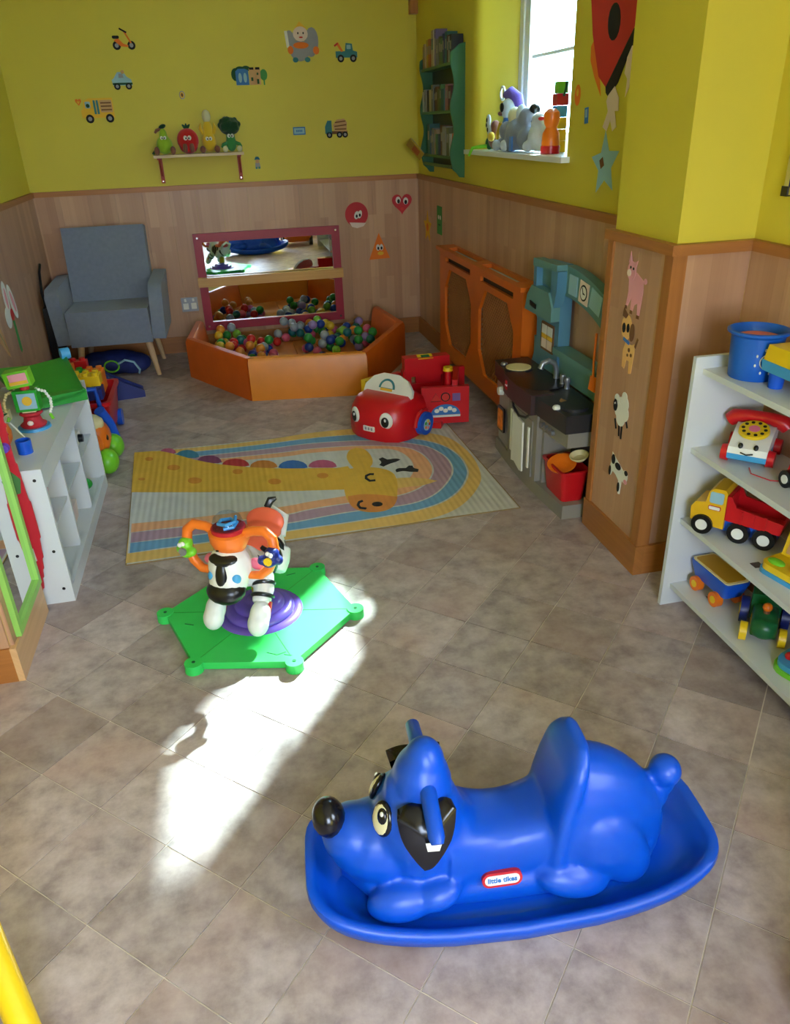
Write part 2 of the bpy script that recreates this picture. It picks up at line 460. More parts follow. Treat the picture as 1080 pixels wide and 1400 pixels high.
b.span((XL2 - .2, YF - .15, 0), (2.0, YF, .75)).span((XL2 - .2, YF - .15, 2.15), (2.0, YF, HC)).span((XL2 - .2, YF - .15, .75), (-.45, YF, 2.15)).span((.65, YF - .15, .75), (2.0, YF, 2.15))
struct(b.obj('wall_rear', 'yellow_paint', smooth=False))
struct(B().span((1.96, 3.45, -.11), (2.14, 4.245, 3.6)).obj('wall_sun_blocker', 'blocker_render', smooth=False))  # added unseen slab outside, keeps the sun off the window's near part

# laminate boards of the dado: each board is an object
def boards(wall, a, b_, zt, face, along, n, off=.012):
    """a..b_: extent along the wall; face: plane coordinate; along 'X' or 'Y'; n: sign of the normal"""
    L = abs(b_ - a); k = max(1, round(L / .19)); w = L / k; gp = .0009
    if along == 'X': bb = B().box((0, n * off / 2, zt / 2), (w - gp, off, zt))
    else: bb = B().box((n * off / 2, 0, zt / 2), (off, w - gp, zt))
    me = bb.mesh('laminate_board', 'laminate', smooth=False)
    for q in range(k):
        o = bpy.data.objects.new('laminate_board', me); COL.objects.link(o); o.parent = wall
        c = min(a, b_) + w * (q + .5)
        o.location = (c, face, 0) if along == 'X' else (face, c, 0)
boards(wb, XL, XR, HD - .008, YB, 'X', -1)
boards(wl, LY1, YB - .012, HD - .008, XL, 'Y', 1)
boards(wr, NY1, YB - .012, HD - .008, XR, 'Y', -1)
boards(nr, NY0 + .03, NY1 - .03, HD - .02, NX, 'Y', -1)
boards(nr, NX + .03, XR2 - .012, HD - .02, NY0, 'X', -1)
boards(w2, .6, NY0 - .012, HD - .02, XR2, 'Y', -1)
boards(nl, LY0 + .0, LY1, HD - .02, LX, 'Y', 1)
boards(nl, XL2, LX, HD - .02, LY0, 'X', -1)
TN = [0]
def trim(b, mat, bevel=.004):
    TN[0] += 1
    o = b.obj('trim_%d' % TN[0], mat, smooth=False, bevel=bevel, seg=2); struct(o); return o
RW, RZ = .026, .034
trim(B().span((XL, YB - RW, HD - RZ), (XR, YB, HD)), 'pine_trim_x')
trim(B().span((XL, LY1, HD - RZ), (XL + RW, YB - RW, HD)), 'pine_trim_y')
trim(B().span((XR - RW, NY1, HD - RZ), (XR, YB - RW, HD)), 'pine_trim_y')
trim(B().span((NX - .032, NY0 - .032, HD - .045), (NX, NY1 + .02, HD - .012)), 'pine_trim_y')
trim(B().span((NX, NY0 - .032, HD - .045), (XR2, NY0, HD - .012)), 'pine_trim_x')
trim(B().span((XR2 - RW, .6, HD - .045), (XR2, NY0 - .032, HD - .012)), 'pine_trim_y')
# corner posts of the nib
trim(B().span((NX - .020, NY0 - .020, .118), (NX + .030, NY0 + .030, HD - .045)), 'pine_trim', .006)
trim(B().span((NX - .020, NY1 - .028, .118), (NX + .02, NY1 + .010, HD - .045)), 'pine_trim', .006)
def skirt(name, b, mat):
    return struct(b.obj(name, mat, smooth=False, bevel=.006, seg=2))
skirt('baseboard_back', B().span((XL, YB - .028, 0), (XR, YB, .125)), 'pine_trim_x')
skirt('baseboard_left', B().span((XL, LY1, 0), (XL + .028, YB - .028, .125)), 'pine_trim_y')
skirt('baseboard_right', B().span((XR - .028, NY1, 0), (XR, YB - .028, .125)), 'pine_trim_y')
skirt('baseboard_nib_right', B().span((NX - .026, NY0 - .026, 0), (NX + .01, NY1 + .012, .122)), 'pine_trim_y')
skirt('baseboard_nib_front', B().span((NX + .01, NY0 - .026, 0), (XR2, NY0, .122)), 'pine_trim_x')
skirt('baseboard_right_near', B().span((XR2 - .028, .6, 0), (XR2, NY0 - .026, .122)), 'pine_trim_y')
skirt('baseboard_nib_left', B().span((LX, LY0 - .02, 0), (LX + .020, LY1, .128)), 'pine_pale_y')
skirt('baseboard_nib_left_front', B().span((XL2, LY0 - .02, 0), (LX, LY0, .128)), 'pine_trim_x')

# window_1: upvc frame, opening sash, glazing bar, panes
w1 = thing('window_1', 'white framed window with pale daylight in the yellow wall', None, (1.83, 4.2, WZ0)); w1['kind'] = 'structure'
if 'category' in w1: del w1['category']
fy0, fy1, fz0, fz1 = WY0 + .10, WY1 - .17, WZ0, WZ1
def bar(n, y0, y1, z0, z1, x0, x1, mat='white_gloss', be=.006, parent=w1):
    return B().span((x0, y0, z0), (x1, y1, z1)).obj(n, mat, parent, smooth=False, bevel=be, world=True)
bar('outer_frame', fy1 - .055, fy1, fz0, fz1, 1.775, 1.87); bar('outer_frame', fy0, fy0 + .055, fz0, fz1, 1.80, 1.87)
bar('outer_frame', fy0 + .055, fy1 - .055, fz0, fz0 + .055, 1.80, 1.87); bar('outer_frame', fy0 + .055, fy1 - .055, fz1 - .055, fz1, 1.80, 1.87)
my = 3.93
bar('mullion', my - .03, my + .03, fz0 + .055, fz1 - .055, 1.80, 1.87)
for a, c in ((my + .03, fy1 - .055), (fy0 + .055, my - .03)):
    s = bar('sash', c - .075, c, fz0 + .055, fz1 - .055, 1.785, 1.85)
    bar('sash_rail', a, a + .045, fz0 + .055, fz1 - .055, 1.79, 1.85); bar('sash_rail', a + .045, c - .045, fz0 + .055, fz0 + .10, 1.79, 1.85); bar('sash_rail', a + .045, c - .045, fz1 - .10, fz1 - .055, 1.79, 1.85)
    bar('glazing_bar', a + .045, c - .045, 1.862, 1.878, 1.805, 1.835, be=.002); bar('glazing_bar', a + .045, c - .045, 2.262, 2.278, 1.805, 1.835, be=.002)
    for z0, z1 in ((fz0 + .10, 1.862), (1.878, 2.262), (2.278, fz1 - .10)):
        for q0, q1 in ((a + .045, c - .045),):
            bar('pane', q0, q1, z0, z1, 1.818, 1.822, 'window_glass', 0)
trim(B().span((XR - .042, WY0 - .03, WZ0 - .012), (1.80, WY1 + .03, WZ0 + .012)), 'white_gloss', .005)   # sill board
# plain frames: rear window added for fill light, side window of the nearer half
w = thing('window_fill', 'added white framed fill window in the unseen rear wall', None, (.15, YF - .08, .75)); w['kind'] = 'structure'
for s in ((-.45, -.39, .75, 2.15), (.59, .65, .75, 2.15), (.07, .13, .75, 2.15), (-.39, .59, .75, .81), (-.39, .59, 2.09, 2.15)):
    B().span((s[0], YF - .11, s[2]), (s[1], YF - .05, s[3])).obj('frame_bar', 'white_gloss', w, smooth=False, world=True)
w = thing('window_3', 'white framed side window of the nearer room', None, (1.86, -.55, 1.0)); w['kind'] = 'structure'
for s in ((-1.1, -1.04, 1, 2.2), (-.06, 0, 1, 2.2), (-.58, -.52, 1, 2.2), (-1.04, -.06, 1, 1.06), (-1.04, -.06, 2.14, 2.2)):
    B().span((1.83, s[0], s[2]), (1.89, s[1], s[3])).obj('frame_bar', 'white_gloss', w, smooth=False, world=True)
for w in bpy.data.objects:
    if w.name.startswith('window_') and 'category' in w.keys(): del w['category']
# boxed-in pipe under the ceiling in the corner
trim(B().span((XR - .055, YB - .06, 2.25), (XR, YB, HC)), 'pine_trim')
MAT_PRINT = {
 'outline': [(-0.83,-0.617),(-0.509,-0.614),(-0.17,-0.603),(0.004,-0.604),(0.273,-0.596),(0.553,-0.583),(0.889,-0.577),(0.851,0.49),(0.334,0.653),(-0.057,0.624),(-0.894,0.638)],
 'band_yellow': [(-0.83,-0.605),(-0.509,-0.6),(-0.169,-0.588),(-0.081,-0.585),(0.185,-0.586),(0.366,-0.589),(0.461,-0.577),(0.587,-0.531),(0.694,-0.433),(0.788,-0.299),(0.834,-0.189),(0.866,0.043),(0.842,0.258),(0.804,0.365),(0.72,0.45),(0.608,0.526),(0.466,0.587),(0.332,0.64),(0.061,0.647),(-0.173,0.605),(-0.543,0.61),(-0.882,0.632)],
 'band_blue': [(-0.83,-0.523),(-0.593,-0.522),(-0.25,-0.52),(-0.073,-0.512),(0.108,-0.511),(0.294,-0.498),(0.449,-0.48),(0.577,-0.432),(0.687,-0.328),(0.765,-0.193),(0.794,-0.099),(0.806,0.062),(0.773,0.218),(0.691,0.337),(0.551,0.434),(0.447,0.493),(0.317,0.55),(0.052,0.567),(-0.177,0.549),(-0.543,0.554),(-0.883,0.569)],
 'band_mauve': [(-0.834,-0.432),(-0.595,-0.441),(-0.155,-0.445),(-0.064,-0.435),(0.125,-0.407),(0.349,-0.419),(0.469,-0.4),(0.576,-0.33),(0.676,-0.192),(0.726,-0.078),(0.735,0.084),(0.679,0.248),(0.613,0.305),(0.515,0.375),(0.312,0.454),(0.043,0.491),(-0.182,0.474),(-0.542,0.48),(-0.88,0.496)],
 'band_peach': [(-0.84,-0.336),(-0.597,-0.347),(-0.148,-0.365),(-0.052,-0.334),(0.129,-0.322),(0.381,-0.318),(0.504,-0.262),(0.578,-0.175),(0.632,-0.05),(0.633,0.115),(0.595,0.228),(0.54,0.284),(0.416,0.341),(0.255,0.385),(0.034,0.41),(-0.078,0.397),(-0.403,0.408),(-0.878,0.439)],
 'band_white': [(-0.845,-0.246),(-0.599,-0.266),(-0.14,-0.272),(-0.042,-0.25),(0.152,-0.239),(0.406,-0.209),(0.487,-0.123),(0.533,-0.02),(0.544,0.113),(0.499,0.252),(0.407,0.295),(0.244,0.321),(0.026,0.344),(-0.085,0.325),(-0.298,0.348),(-0.876,0.357)],
 'neck': [(-0.893,0.632),(-0.763,0.622),(-0.684,0.553),(-0.552,0.411),(-0.426,0.316),(-0.282,0.237),(-0.1,0.163),(0.105,0.115),(0.144,0.097),(0.209,0.105),(0.227,-0.032),(0.177,-0.177),(0.144,-0.167),(-0.028,-0.128),(-0.124,-0.107),(-0.509,-0.005),(-0.865,0.101)],
 'head': [(0.18,0.06),(0.257,0.077),(0.347,0.049),(0.416,-0.024),(0.417,-0.139),(0.386,-0.274),(0.363,-0.358),(0.329,-0.424),(0.276,-0.451),(0.204,-0.436),(0.157,-0.385),(0.142,-0.304),(0.142,-0.178)],
 'ear': [(0.218,0.227),(0.25,0.32),(0.293,0.343),(0.337,0.308),(0.353,0.2),(0.34,0.092),(0.29,0.027),(0.24,0.042),(0.223,0.128)],
 'ear2': [(0.407,-0.111),(0.478,-0.12),(0.552,-0.155),(0.602,-0.199),(0.522,-0.232),(0.453,-0.223),(0.392,-0.229)],
 'snout': [(0.15,-0.25),(0.211,-0.241),(0.294,-0.27),(0.376,-0.321),(0.36,-0.368),(0.329,-0.424),(0.276,-0.451),(0.204,-0.436),(0.157,-0.385),(0.144,-0.32)],
 'horn': [(0.38,0.149),(0.403,0.165),(0.422,0.128),(0.472,0.13),(0.486,0.108),(0.462,0.088),(0.421,0.073),(0.384,0.046),(0.367,0.07),(0.387,0.1)],
 'horn2': [(0.432,-0.011),(0.454,0.004),(0.489,-0.007),(0.511,0.019),(0.529,0.013),(0.527,-0.018),(0.548,-0.04),(0.537,-0.069),(0.498,-0.057),(0.467,-0.034),(0.433,-0.043)],
 'mane_pink': [(-0.668,0.563),(-0.672,0.589),(-0.682,0.614),(-0.697,0.634),(-0.714,0.644),(-0.731,0.644),(-0.745,0.634),(-0.753,0.614),(-0.755,0.59),(-0.742,0.57),(-0.68,0.552)],
 'mane_teal': [(-0.544,0.466),(-0.549,0.506),(-0.563,0.543),(-0.584,0.571),(-0.609,0.587),(-0.633,0.586),(-0.653,0.57),(-0.666,0.541),(-0.669,0.504),(-0.65,0.484),(-0.563,0.457)],
 'mane_plum': [(-0.425,0.352),(-0.43,0.391),(-0.444,0.426),(-0.465,0.454),(-0.49,0.47),(-0.516,0.47),(-0.537,0.455),(-0.551,0.428),(-0.556,0.392),(-0.536,0.372),(-0.445,0.344)],
 'mane_red': [(-0.285,0.265),(-0.289,0.302),(-0.303,0.338),(-0.325,0.365),(-0.352,0.381),(-0.38,0.382),(-0.404,0.369),(-0.42,0.342),(-0.426,0.308),(-0.405,0.288),(-0.307,0.258)],
 'mane_ochre': [(-0.144,0.201),(-0.147,0.237),(-0.16,0.272),(-0.181,0.299),(-0.208,0.314),(-0.236,0.316),(-0.26,0.302),(-0.277,0.277),(-0.284,0.243),(-0.264,0.223),(-0.166,0.194)],
 'mane_blue': [(0.006,0.15),(0.005,0.188),(-0.008,0.224),(-0.03,0.252),(-0.058,0.269),(-0.087,0.27),(-0.113,0.256),(-0.132,0.229),(-0.141,0.194),(-0.12,0.174),(-0.017,0.144)],
 'mane_rose': [(0.153,0.116),(0.153,0.152),(0.142,0.186),(0.121,0.212),(0.095,0.228),(0.066,0.229),(0.04,0.217),(0.021,0.192),(0.011,0.159),(0.031,0.14),(0.13,0.11)],
 'spot_0': [(-0.786,0.505),(-0.787,0.494),(-0.793,0.487),(-0.801,0.484),(-0.811,0.487),(-0.82,0.495),(-0.826,0.506),(-0.829,0.518),(-0.828,0.529),(-0.822,0.536),(-0.814,0.539),(-0.804,0.536),(-0.795,0.528),(-0.789,0.517)],
 'spot_1': [(-0.64,0.342),(-0.642,0.328),(-0.651,0.318),(-0.664,0.315),(-0.679,0.32),(-0.693,0.331),(-0.703,0.346),(-0.707,0.363),(-0.704,0.377),(-0.695,0.387),(-0.682,0.39),(-0.667,0.386),(-0.653,0.374),(-0.643,0.359)],
 'spot_2': [(-0.809,0.242),(-0.811,0.236),(-0.815,0.232),(-0.822,0.231),(-0.829,0.233),(-0.837,0.239),(-0.842,0.245),(-0.844,0.253),(-0.843,0.259),(-0.838,0.263),(-0.832,0.264),(-0.824,0.262),(-0.817,0.257),(-0.812,0.25)],
 'spot_3': [(-0.527,0.14),(-0.531,0.125),(-0.54,0.115),(-0.554,0.112),(-0.57,0.116),(-0.584,0.128),(-0.594,0.144),(-0.597,0.161),(-0.594,0.177),(-0.585,0.187),(-0.571,0.191),(-0.555,0.186),(-0.541,0.174),(-0.531,0.158)],
 'spot_4': [(-0.322,0.193),(-0.325,0.18),(-0.332,0.171),(-0.343,0.168),(-0.355,0.172),(-0.365,0.181),(-0.372,0.194),(-0.374,0.209),(-0.371,0.221),(-0.364,0.23),(-0.353,0.233),(-0.341,0.23),(-0.331,0.22),(-0.324,0.207)],
 'spot_5': [(-0.141,0.012),(-0.145,-0.001),(-0.155,-0.011),(-0.168,-0.013),(-0.183,-0.009),(-0.195,0.001),(-0.203,0.016),(-0.205,0.032),(-0.201,0.046),(-0.191,0.055),(-0.178,0.058),(-0.163,0.053),(-0.151,0.043),(-0.143,0.028)],
 'spot_6': [(0.095,0.015),(0.09,0.002),(0.081,-0.006),(0.069,-0.009),(0.057,-0.006),(0.047,0.004),(0.04,0.017),(0.039,0.032),(0.044,0.045),(0.053,0.054),(0.065,0.057),(0.078,0.053),(0.088,0.044),(0.094,0.03)],
 'nostril': [(0.293,-0.377),(0.288,-0.387),(0.28,-0.393),(0.269,-0.395),(0.258,-0.392),(0.25,-0.385),(0.245,-0.374),(0.244,-0.363),(0.249,-0.353),(0.257,-0.346),(0.268,-0.344),(0.279,-0.347),(0.288,-0.355),(0.293,-0.366)],
 'eye': [(0.31,-0.112),(0.284,-0.112),(0.271,-0.076),(0.276,-0.047),(0.298,-0.033),(0.317,-0.039)],
 'smile': [(0.21,-0.404),(0.186,-0.389),(0.181,-0.353),(0.19,-0.329),(0.208,-0.321)],
}
# ------------------------------------------------------------------ printed floor mat
MAT('mat_cream', (226, 216, 190), .8, var=.05, bump=.0)
def ribbed(name, col):
    m = MAT(name, col, .8, var=.06, scale=12)
    nt = m.node_tree; N = nt.nodes; L = nt.links
    g_ = N.new('ShaderNodeNewGeometry'); wv = N.new('ShaderNodeTexWave'); wv.wave_type = 'BANDS'; wv.bands_direction = 'X'
    wv.inputs['Scale'].default_value = 11.; wv.inputs['Distortion'].default_value = .2
    L.new(g_.outputs['Position'], wv.inputs['Vector'])
    bu = N.new('ShaderNodeBump'); bu.inputs['Strength'].default_value = .5; bu.inputs['Distance'].default_value = .004
    L.new(wv.outputs['Fac'], bu.inputs['Height']); L.new(bu.outputs[0], N['Principled BSDF'].inputs['Normal'])
    return m
for n, c in dict(base=(205, 202, 196), yellow=(228, 188, 108), blue=(112, 164, 205), mauve=(180, 148, 168), peach=(232, 172, 128), white=(206, 206, 204),
                 neck=(226, 178, 66), snout=(222, 142, 66), spot=(214, 140, 50), pink=(188, 90, 130), teal=(60, 130, 165), plum=(130, 60, 105), red=(190, 55, 60),
                 ochre=(205, 130, 60), deep=(50, 105, 180), ink=(25, 28, 32), edge=(150, 125, 85)).items():
    ribbed('mat_' + n, c)
mat_t = thing('play_mat', 'giraffe and rainbow printed ribbed play mat lying flat on the floor', 'mat', (.28, 3.47, 0))
out = [p for p in MAT_PRINT['outline']]
out = out[:7] + [(.868, .600)] + [(.334, .625)] + out[9:]
B().prism(out, .0, .0050).obj('mat_base', 'mat_edge', mat_t, smooth=False)
def inset(p, d):
    n = len(p); r = []
    ar = sum(p[i][0] * p[(i + 1) % n][1] - p[(i + 1) % n][0] * p[i][1] for i in range(n))
    sg = 1 if ar > 0 else -1
    for i in range(n):
        a, b_, c = Vector(p[i - 1]), Vector(p[i]), Vector(p[(i + 1) % n])
        t = (c - a).normalized(); r.append((b_.x - t.y * d * sg, b_.y + t.x * d * sg))
    return r
Z = [.0050]
def chaikin(p, it=2, keep=25):
    for _ in range(it):
        r = []; n = len(p)
        for i in range(n):
            a, b_, c = Vector(p[i - 1]), Vector(p[i]), Vector(p[(i + 1) % n])
            if (b_ - a).length > 1e-6 and (c - b_).length > 1e-6 and (b_ - a).angle(c - b_) > RAD(60): r.append(tuple(b_))
            else: r += [tuple(b_ + (a - b_) * .25), tuple(b_ + (c - b_) * .25)]
        p = r
    return p
for k in list(MAT_PRINT):
    if k.startswith('band') or k in ('neck', 'head', 'ear', 'ear2', 'snout', 'horn', 'horn2'): MAT_PRINT[k] = chaikin(MAT_PRINT[k])
def layer(name, pts, mat, dz=.00025):
    B().prism(pts, Z[0] - .0006, Z[0] + dz).obj(name, mat, mat_t, smooth=False); Z[0] += dz
layer('printed_field', inset(out, .006), 'mat_base')
for k in ('yellow', 'blue', 'mauve', 'peach', 'white'):
    p = MAT_PRINT['band_' + k]
    if k != 'yellow' and k != 'white': layer('white_line', p, 'mat_white')
    layer('rainbow_band' if k != 'white' else 'rainbow_centre', inset(p, .009) if k not in ('yellow', 'white') else p, 'mat_' + k)
for k, mt in (('pink', 'pink'), ('teal', 'teal'), ('plum', 'plum'), ('red', 'red'), ('ochre', 'ochre'), ('blue', 'deep'), ('rose', 'pink')):
    B().prism(MAT_PRINT['mane_' + k], Z[0] - .001, Z[0] + .0002).obj('mane_tuft', 'mat_' + mt, mat_t, smooth=False)
Z[0] += .0003
layer('giraffe_ear', MAT_PRINT['ear'], 'mat_neck'); layer('giraffe_ear', MAT_PRINT['ear2'], 'mat_yellow')
layer('giraffe_neck', MAT_PRINT['neck'], 'mat_neck'); layer('giraffe_head', MAT_PRINT['head'], 'mat_neck')
layer('giraffe_snout', MAT_PRINT['snout'], 'mat_snout')
for k in range(7): B().prism(MAT_PRINT['spot_%d' % k], Z[0] - .001, Z[0] + .0002).obj('giraffe_spot', 'mat_spot', mat_t, smooth=False)
for k in ('horn', 'horn2', 'nostril'): B().prism(MAT_PRINT[k], Z[0] - .001, Z[0] + .0002).obj('giraffe_' + k.rstrip('2'), 'mat_ink', mat_t, smooth=False)
for k in ('eye', 'smile'):
    B().tube([(x, y, Z[0]) for x, y in MAT_PRINT[k]], .007, 6).obj('giraffe_' + k, 'mat_ink', mat_t).scale = (1, 1, 1)

# ------------------------------------------------------------------ armchair
MAT('grey_fabric', (126, 134, 152), .9, var=.06, scale=40, bump=.35, bscale=420, sheen=.2)
MAT('pale_wood', (205, 170, 128), .45, var=.08)
a = thing('armchair', 'grey blue fabric armchair with splayed wooden legs', 'armchair', (-.822, 5.86, 0), RAD(-1.5))
def soft(b, n, parent, mat='grey_fabric', be=.03, sub=0): return b.obj(n, mat, parent, bevel=be, seg=4, angle=60)
# backrest leans backwards
soft(B().box((0, .215, .68), (.565, .13, .60), (RAD(-11), 0, 0)), 'backrest', a)
soft(B().box((0, -.03, .375), (.545, .52, .235)), 'seat', a, be=.045)
for s in (-1, 1):
    # arm with a sloping top, leaning outwards a little
    pr = [(-.275, .275), (.26, .275), (.26, .665), (-.20, .645), (-.262, .60)]
    M = Matrix.Translation((s * .302, 0, 0)) @ Matrix.Rotation(s * RAD(3.5), 4, 'Y') @ Matrix(((0, 0, 1, 0), (1, 0, 0, 0), (0, 1, 0, 0), (0, 0, 0, 1)))
    soft(B().prism(pr, -.045, .045, M), 'armrest', a, be=.022)
for sx in (-1, 1):
    for sy in (-1, 1):
        B().cyl((sx * .225, sy * .19 + .0, .275), (sx * .27, sy * .225, 0), .026, .015, 14).obj('leg', 'pale_wood', a)
B().box((0, 0, .262), (.50, .44, .03)).obj('seat_base', 'plastic_black', a, bevel=.006)

# blue patterned bag under the chair
MAT('bag_navy', (28, 42, 110), .7, var=.25, scale=14, bump=.3, bscale=40)
bg_ = thing('soft_bag', 'dark blue patterned soft bag stuffed under the armchair', 'bag', (-.86, 5.78, 0))
b = B()
b.ell((0, 0, .085), (.20, .13, .085)).ell((.12, -.03, .075), (.13, .11, .075)).ell((-.13, .0, .085), (.12, .12, .08))
b.obj('bag_body', 'bag_navy', bg_, remesh=.012, smoo=5)
B().tube([(.03, -.125, .10), (.08, -.15, .13), (.14, -.15, .11), (.17, -.14, .05), (.16, -.12, .02)], .008, 8).obj('strap', 'paper_pale_blue', bg_)
B().tube([(-.02 + .05 * cos(t), -.125, .085 + .04 * sin(t)) for t in [2 * pi * k / 16 for k in range(16)]], .006, 6, closed=True).obj('ring_print', 'plastic_lime', bg_)
# slim black upright body with a handle between chair and wall
b_ = thing('black_upright', 'slim black upright thing between armchair and side wall', 'bag', (-1.232, 5.80, 0))
B().box((0, 0, .26), (.05, .34, .52), taper=.8).obj('upright_body', 'plastic_black', b_, bevel=.02, seg=4)
B().tube([(-.0, -.1, .50), (-.005, -.1, .62), (-.012, -.0, .74), (-.014, .08, .78)], .009, 8).obj('handle', 'plastic_black', b_)

# ------------------------------------------------------------------ mirror with shelf rail on back wall
MAT('crimson_frame', (160, 22, 52), .4)
wood_mat('rail_wood', (196, 140, 74), (220, 170, 100), 'X', .4, blocks=False)
mi = thing('wall_mirror', 'crimson framed wall mirror split by a wooden rail above the ball pit', 'mirror', (.35, YB - .012, .158))
fw, x0, x1, z0, z1 = .062, -.205, .903, .160, .880
y0, y1 = YB - .042, YB - .014
B().span((x0, y0, z1 - fw), (x1, y1, z1)).obj('frame_bar', 'crimson_frame', mi, smooth=False, bevel=.006, world=True)
B().span((x0, y0, z0), (x1, y1, z0 + fw)).obj('frame_bar', 'crimson_frame', mi, smooth=False, bevel=.006, world=True)
B().span((x0, y0, z0 + fw), (x0 + fw, y1, z1 - fw)).obj('frame_bar', 'crimson_frame', mi, smooth=False, bevel=.006, world=True)
B().span((x1 - fw, y0, z0 + fw), (x1, y1, z1 - fw)).obj('frame_bar', 'crimson_frame', mi, smooth=False, bevel=.006, world=True)
for q0, q1 in ((z0 + fw, .520), (.520, z1 - fw)):
    B().span((x0 + fw, y1 - .008, q0), (x1 - fw, y1 - .002, q1)).obj('mirror_pane', 'mirror_glass', mi, smooth=False, world=True)
B().span((x0 - .006, y0 - .045, .498), (x1 + .006, y0, .565)).obj('grab_rail', 'rail_wood', mi, smooth=False, bevel=.008, world=True)
for x in (x0 + .03, x1 - .03):
    for z in (z0 + .03, z1 - .03):
        B().cyl((x, y0 - .002, z), (x, y0 + .004, z), .008, n=10).obj('screw', 'chrome', mi, world=True)

# ------------------------------------------------------------------ ball pit of padded segments
MAT('vinyl_orange', (222, 100, 18), .38, var=.05, scale=9, bump=.25, bscale=14)
MAT('vinyl_amber', (226, 134, 28), .38, var=.05, scale=9, bump=.25, bscale=14)
MAT('vinyl_tan', (214, 128, 60), .36, var=.05, scale=9, bump=.3, bscale=12)
pit = thing('ball_pit', 'orange padded ball pit with angled foam walls under the mirror', 'ball pit', (.44, 5.4, 0))
corner = [(-.27, 6.06), (-.335, 5.50), (.062, 4.81), (.815, 4.70), (1.235, 5.45), (1.16, 6.06)]
cen = Vector((.44, 5.45))
def inw(p, d):
    v = Vector(p); return v + (cen - v).normalized() * d
for k in range(5):
    p, q = Vector(corner[k]), Vector(corner[k + 1])
    t = (q - p).normalized(); p2, q2 = p + t * .004, q - t * .004
    pi_, qi = inw(p, .125), inw(q, .125)
    h0, h1 = (.275, .275)
    bm_ = B()
    # wedge section: wide foot, rounded narrow top
    rings = []
    for (e, i_) in ((p2, pi_ + t * .004), (q2, qi - t * .004)):
        d = (i_ - e)
        rings.append([(e.x, e.y, 0), (e.x, e.y, .25), (e.x + d.x * .10, e.y + d.y * .10, .275), (e.x + d.x * .45, e.y + d.y * .45, .278), (e.x + d.x * .62, e.y + d.y * .62, .262), (i_.x, i_.y, .07), (i_.x, i_.y, 0)])
    bm_.rings(rings)
    bm_.obj('wall_pad', 'vinyl_amber' if k == 2 else 'vinyl_orange', pit, bevel=.012, seg=3, world=True)
inn = [inw(c, .13) for c in corner]
mid0 = (inn[2] + inn[3]) / 2; midb = (inn[0] + inn[5]) / 2
B().prism([tuple(inn[0]), tuple(inn[1]), tuple(inn[2]), (mid0.x - .002, mid0.y), (midb.x - .002, midb.y)], .0, .075).obj('floor_pad', 'vinyl_tan', pit, bevel=.01, world=True)
B().prism([(midb.x + .002, midb.y), (mid0.x + .002, mid0.y), tuple(inn[3]), tuple(inn[4]), tuple(inn[5])], .0, .075).obj('floor_pad', 'vinyl_tan', pit, bevel=.01, world=True)
# the balls: each one its own thing
BALLC = dict(red=(200, 35, 35), blue=(28, 62, 150), yellow=(225, 185, 50), green=(45, 145, 60), orange=(222, 140, 45), pink=(210, 90, 130), silver=(150, 160, 175), teal=(30, 110, 110), lilac=(150, 130, 190), lime=(130, 190, 60))
for n, c in BALLC.items(): MAT('ball_' + n, c, .35)
BR = .0335
bme = {n: B().ell((0, 0, 0), BR, nu=18, nv=12).mesh('plastic_ball', 'ball_' + n) for n in BALLC}
rnd = random.Random(11)
placed = []
def in_pit(x, y):
    poly = [tuple(inw(c, .125 + BR + .004)) for c in corner]; poly[0] = (poly[0][0], 6.10); poly[-1] = (poly[-1][0], 6.10)
    c = False; n = len(poly)
    for i in range(n):
        x_1, y_1 = poly[i]; x_2, y_2 = poly[(i + 1) % n]
        if (y_1 > y) != (y_2 > y) and x < (x_2 - x_1) * (y - y_1) / (y_2 - y_1) + x_1: c = not c
    return c
def drop(x, y, n):
    if not in_pit(x, y): return False
    z = .076 + BR
    for _ in range(12):
        hit = False
        for (a_, b2, c_) in placed:
            d2 = (a_ - x) ** 2 + (b2 - y) ** 2
            if d2 < (2 * BR) ** 2:
                nz = c_ + math.sqrt((2 * BR) ** 2 - d2) + .0008
                if nz > z + 1e-6: z = nz; hit = True
        if not hit: break
    if z > .215: return False
    placed.append((x, y, z))
    o = bpy.data.objects.new('plastic_ball', bme[n]); COL.objects.link(o); o.location = (x, y, z)
    tag(o, '%s ball %s at the %s end of the pit' % (n, 'on top of other balls' if z > .13 else 'on the padded floor', 'armchair' if x < .38 else 'radiator'), 'ball', 'loose balls in the ball pit')
    return True
names = list(BALLC)
wts = [3, 6, 5, 5, 3, 3, 3, 2, 2, 2]
def clump(n, fx, fy):
    k = 0; t_ = 0
    while k < n and t_ < 900:
        t_ += 1
        if drop(fx(), fy(), rnd.choices(names, wts)[0]): k += 1
clump(38, lambda: -.13 + abs(rnd.gauss(0, .16)), lambda: rnd.uniform(5.35, 6.08))
clump(14, lambda: rnd.uniform(.0, .28), lambda: rnd.uniform(5.2, 5.75))
clump(56, lambda: 1.02 - abs(rnd.gauss(0, .22)), lambda: rnd.uniform(5.45, 6.09))
clump(16, lambda: rnd.uniform(.45, .75), lambda: rnd.uniform(5.85, 6.09))
drop(.40, 6.07, 'silver'); drop(.47, 6.07, 'lime'); drop(.32, 5.85, 'red'); drop(.60, 5.33, 'blue'); drop(.34, 5.98, 'silver')

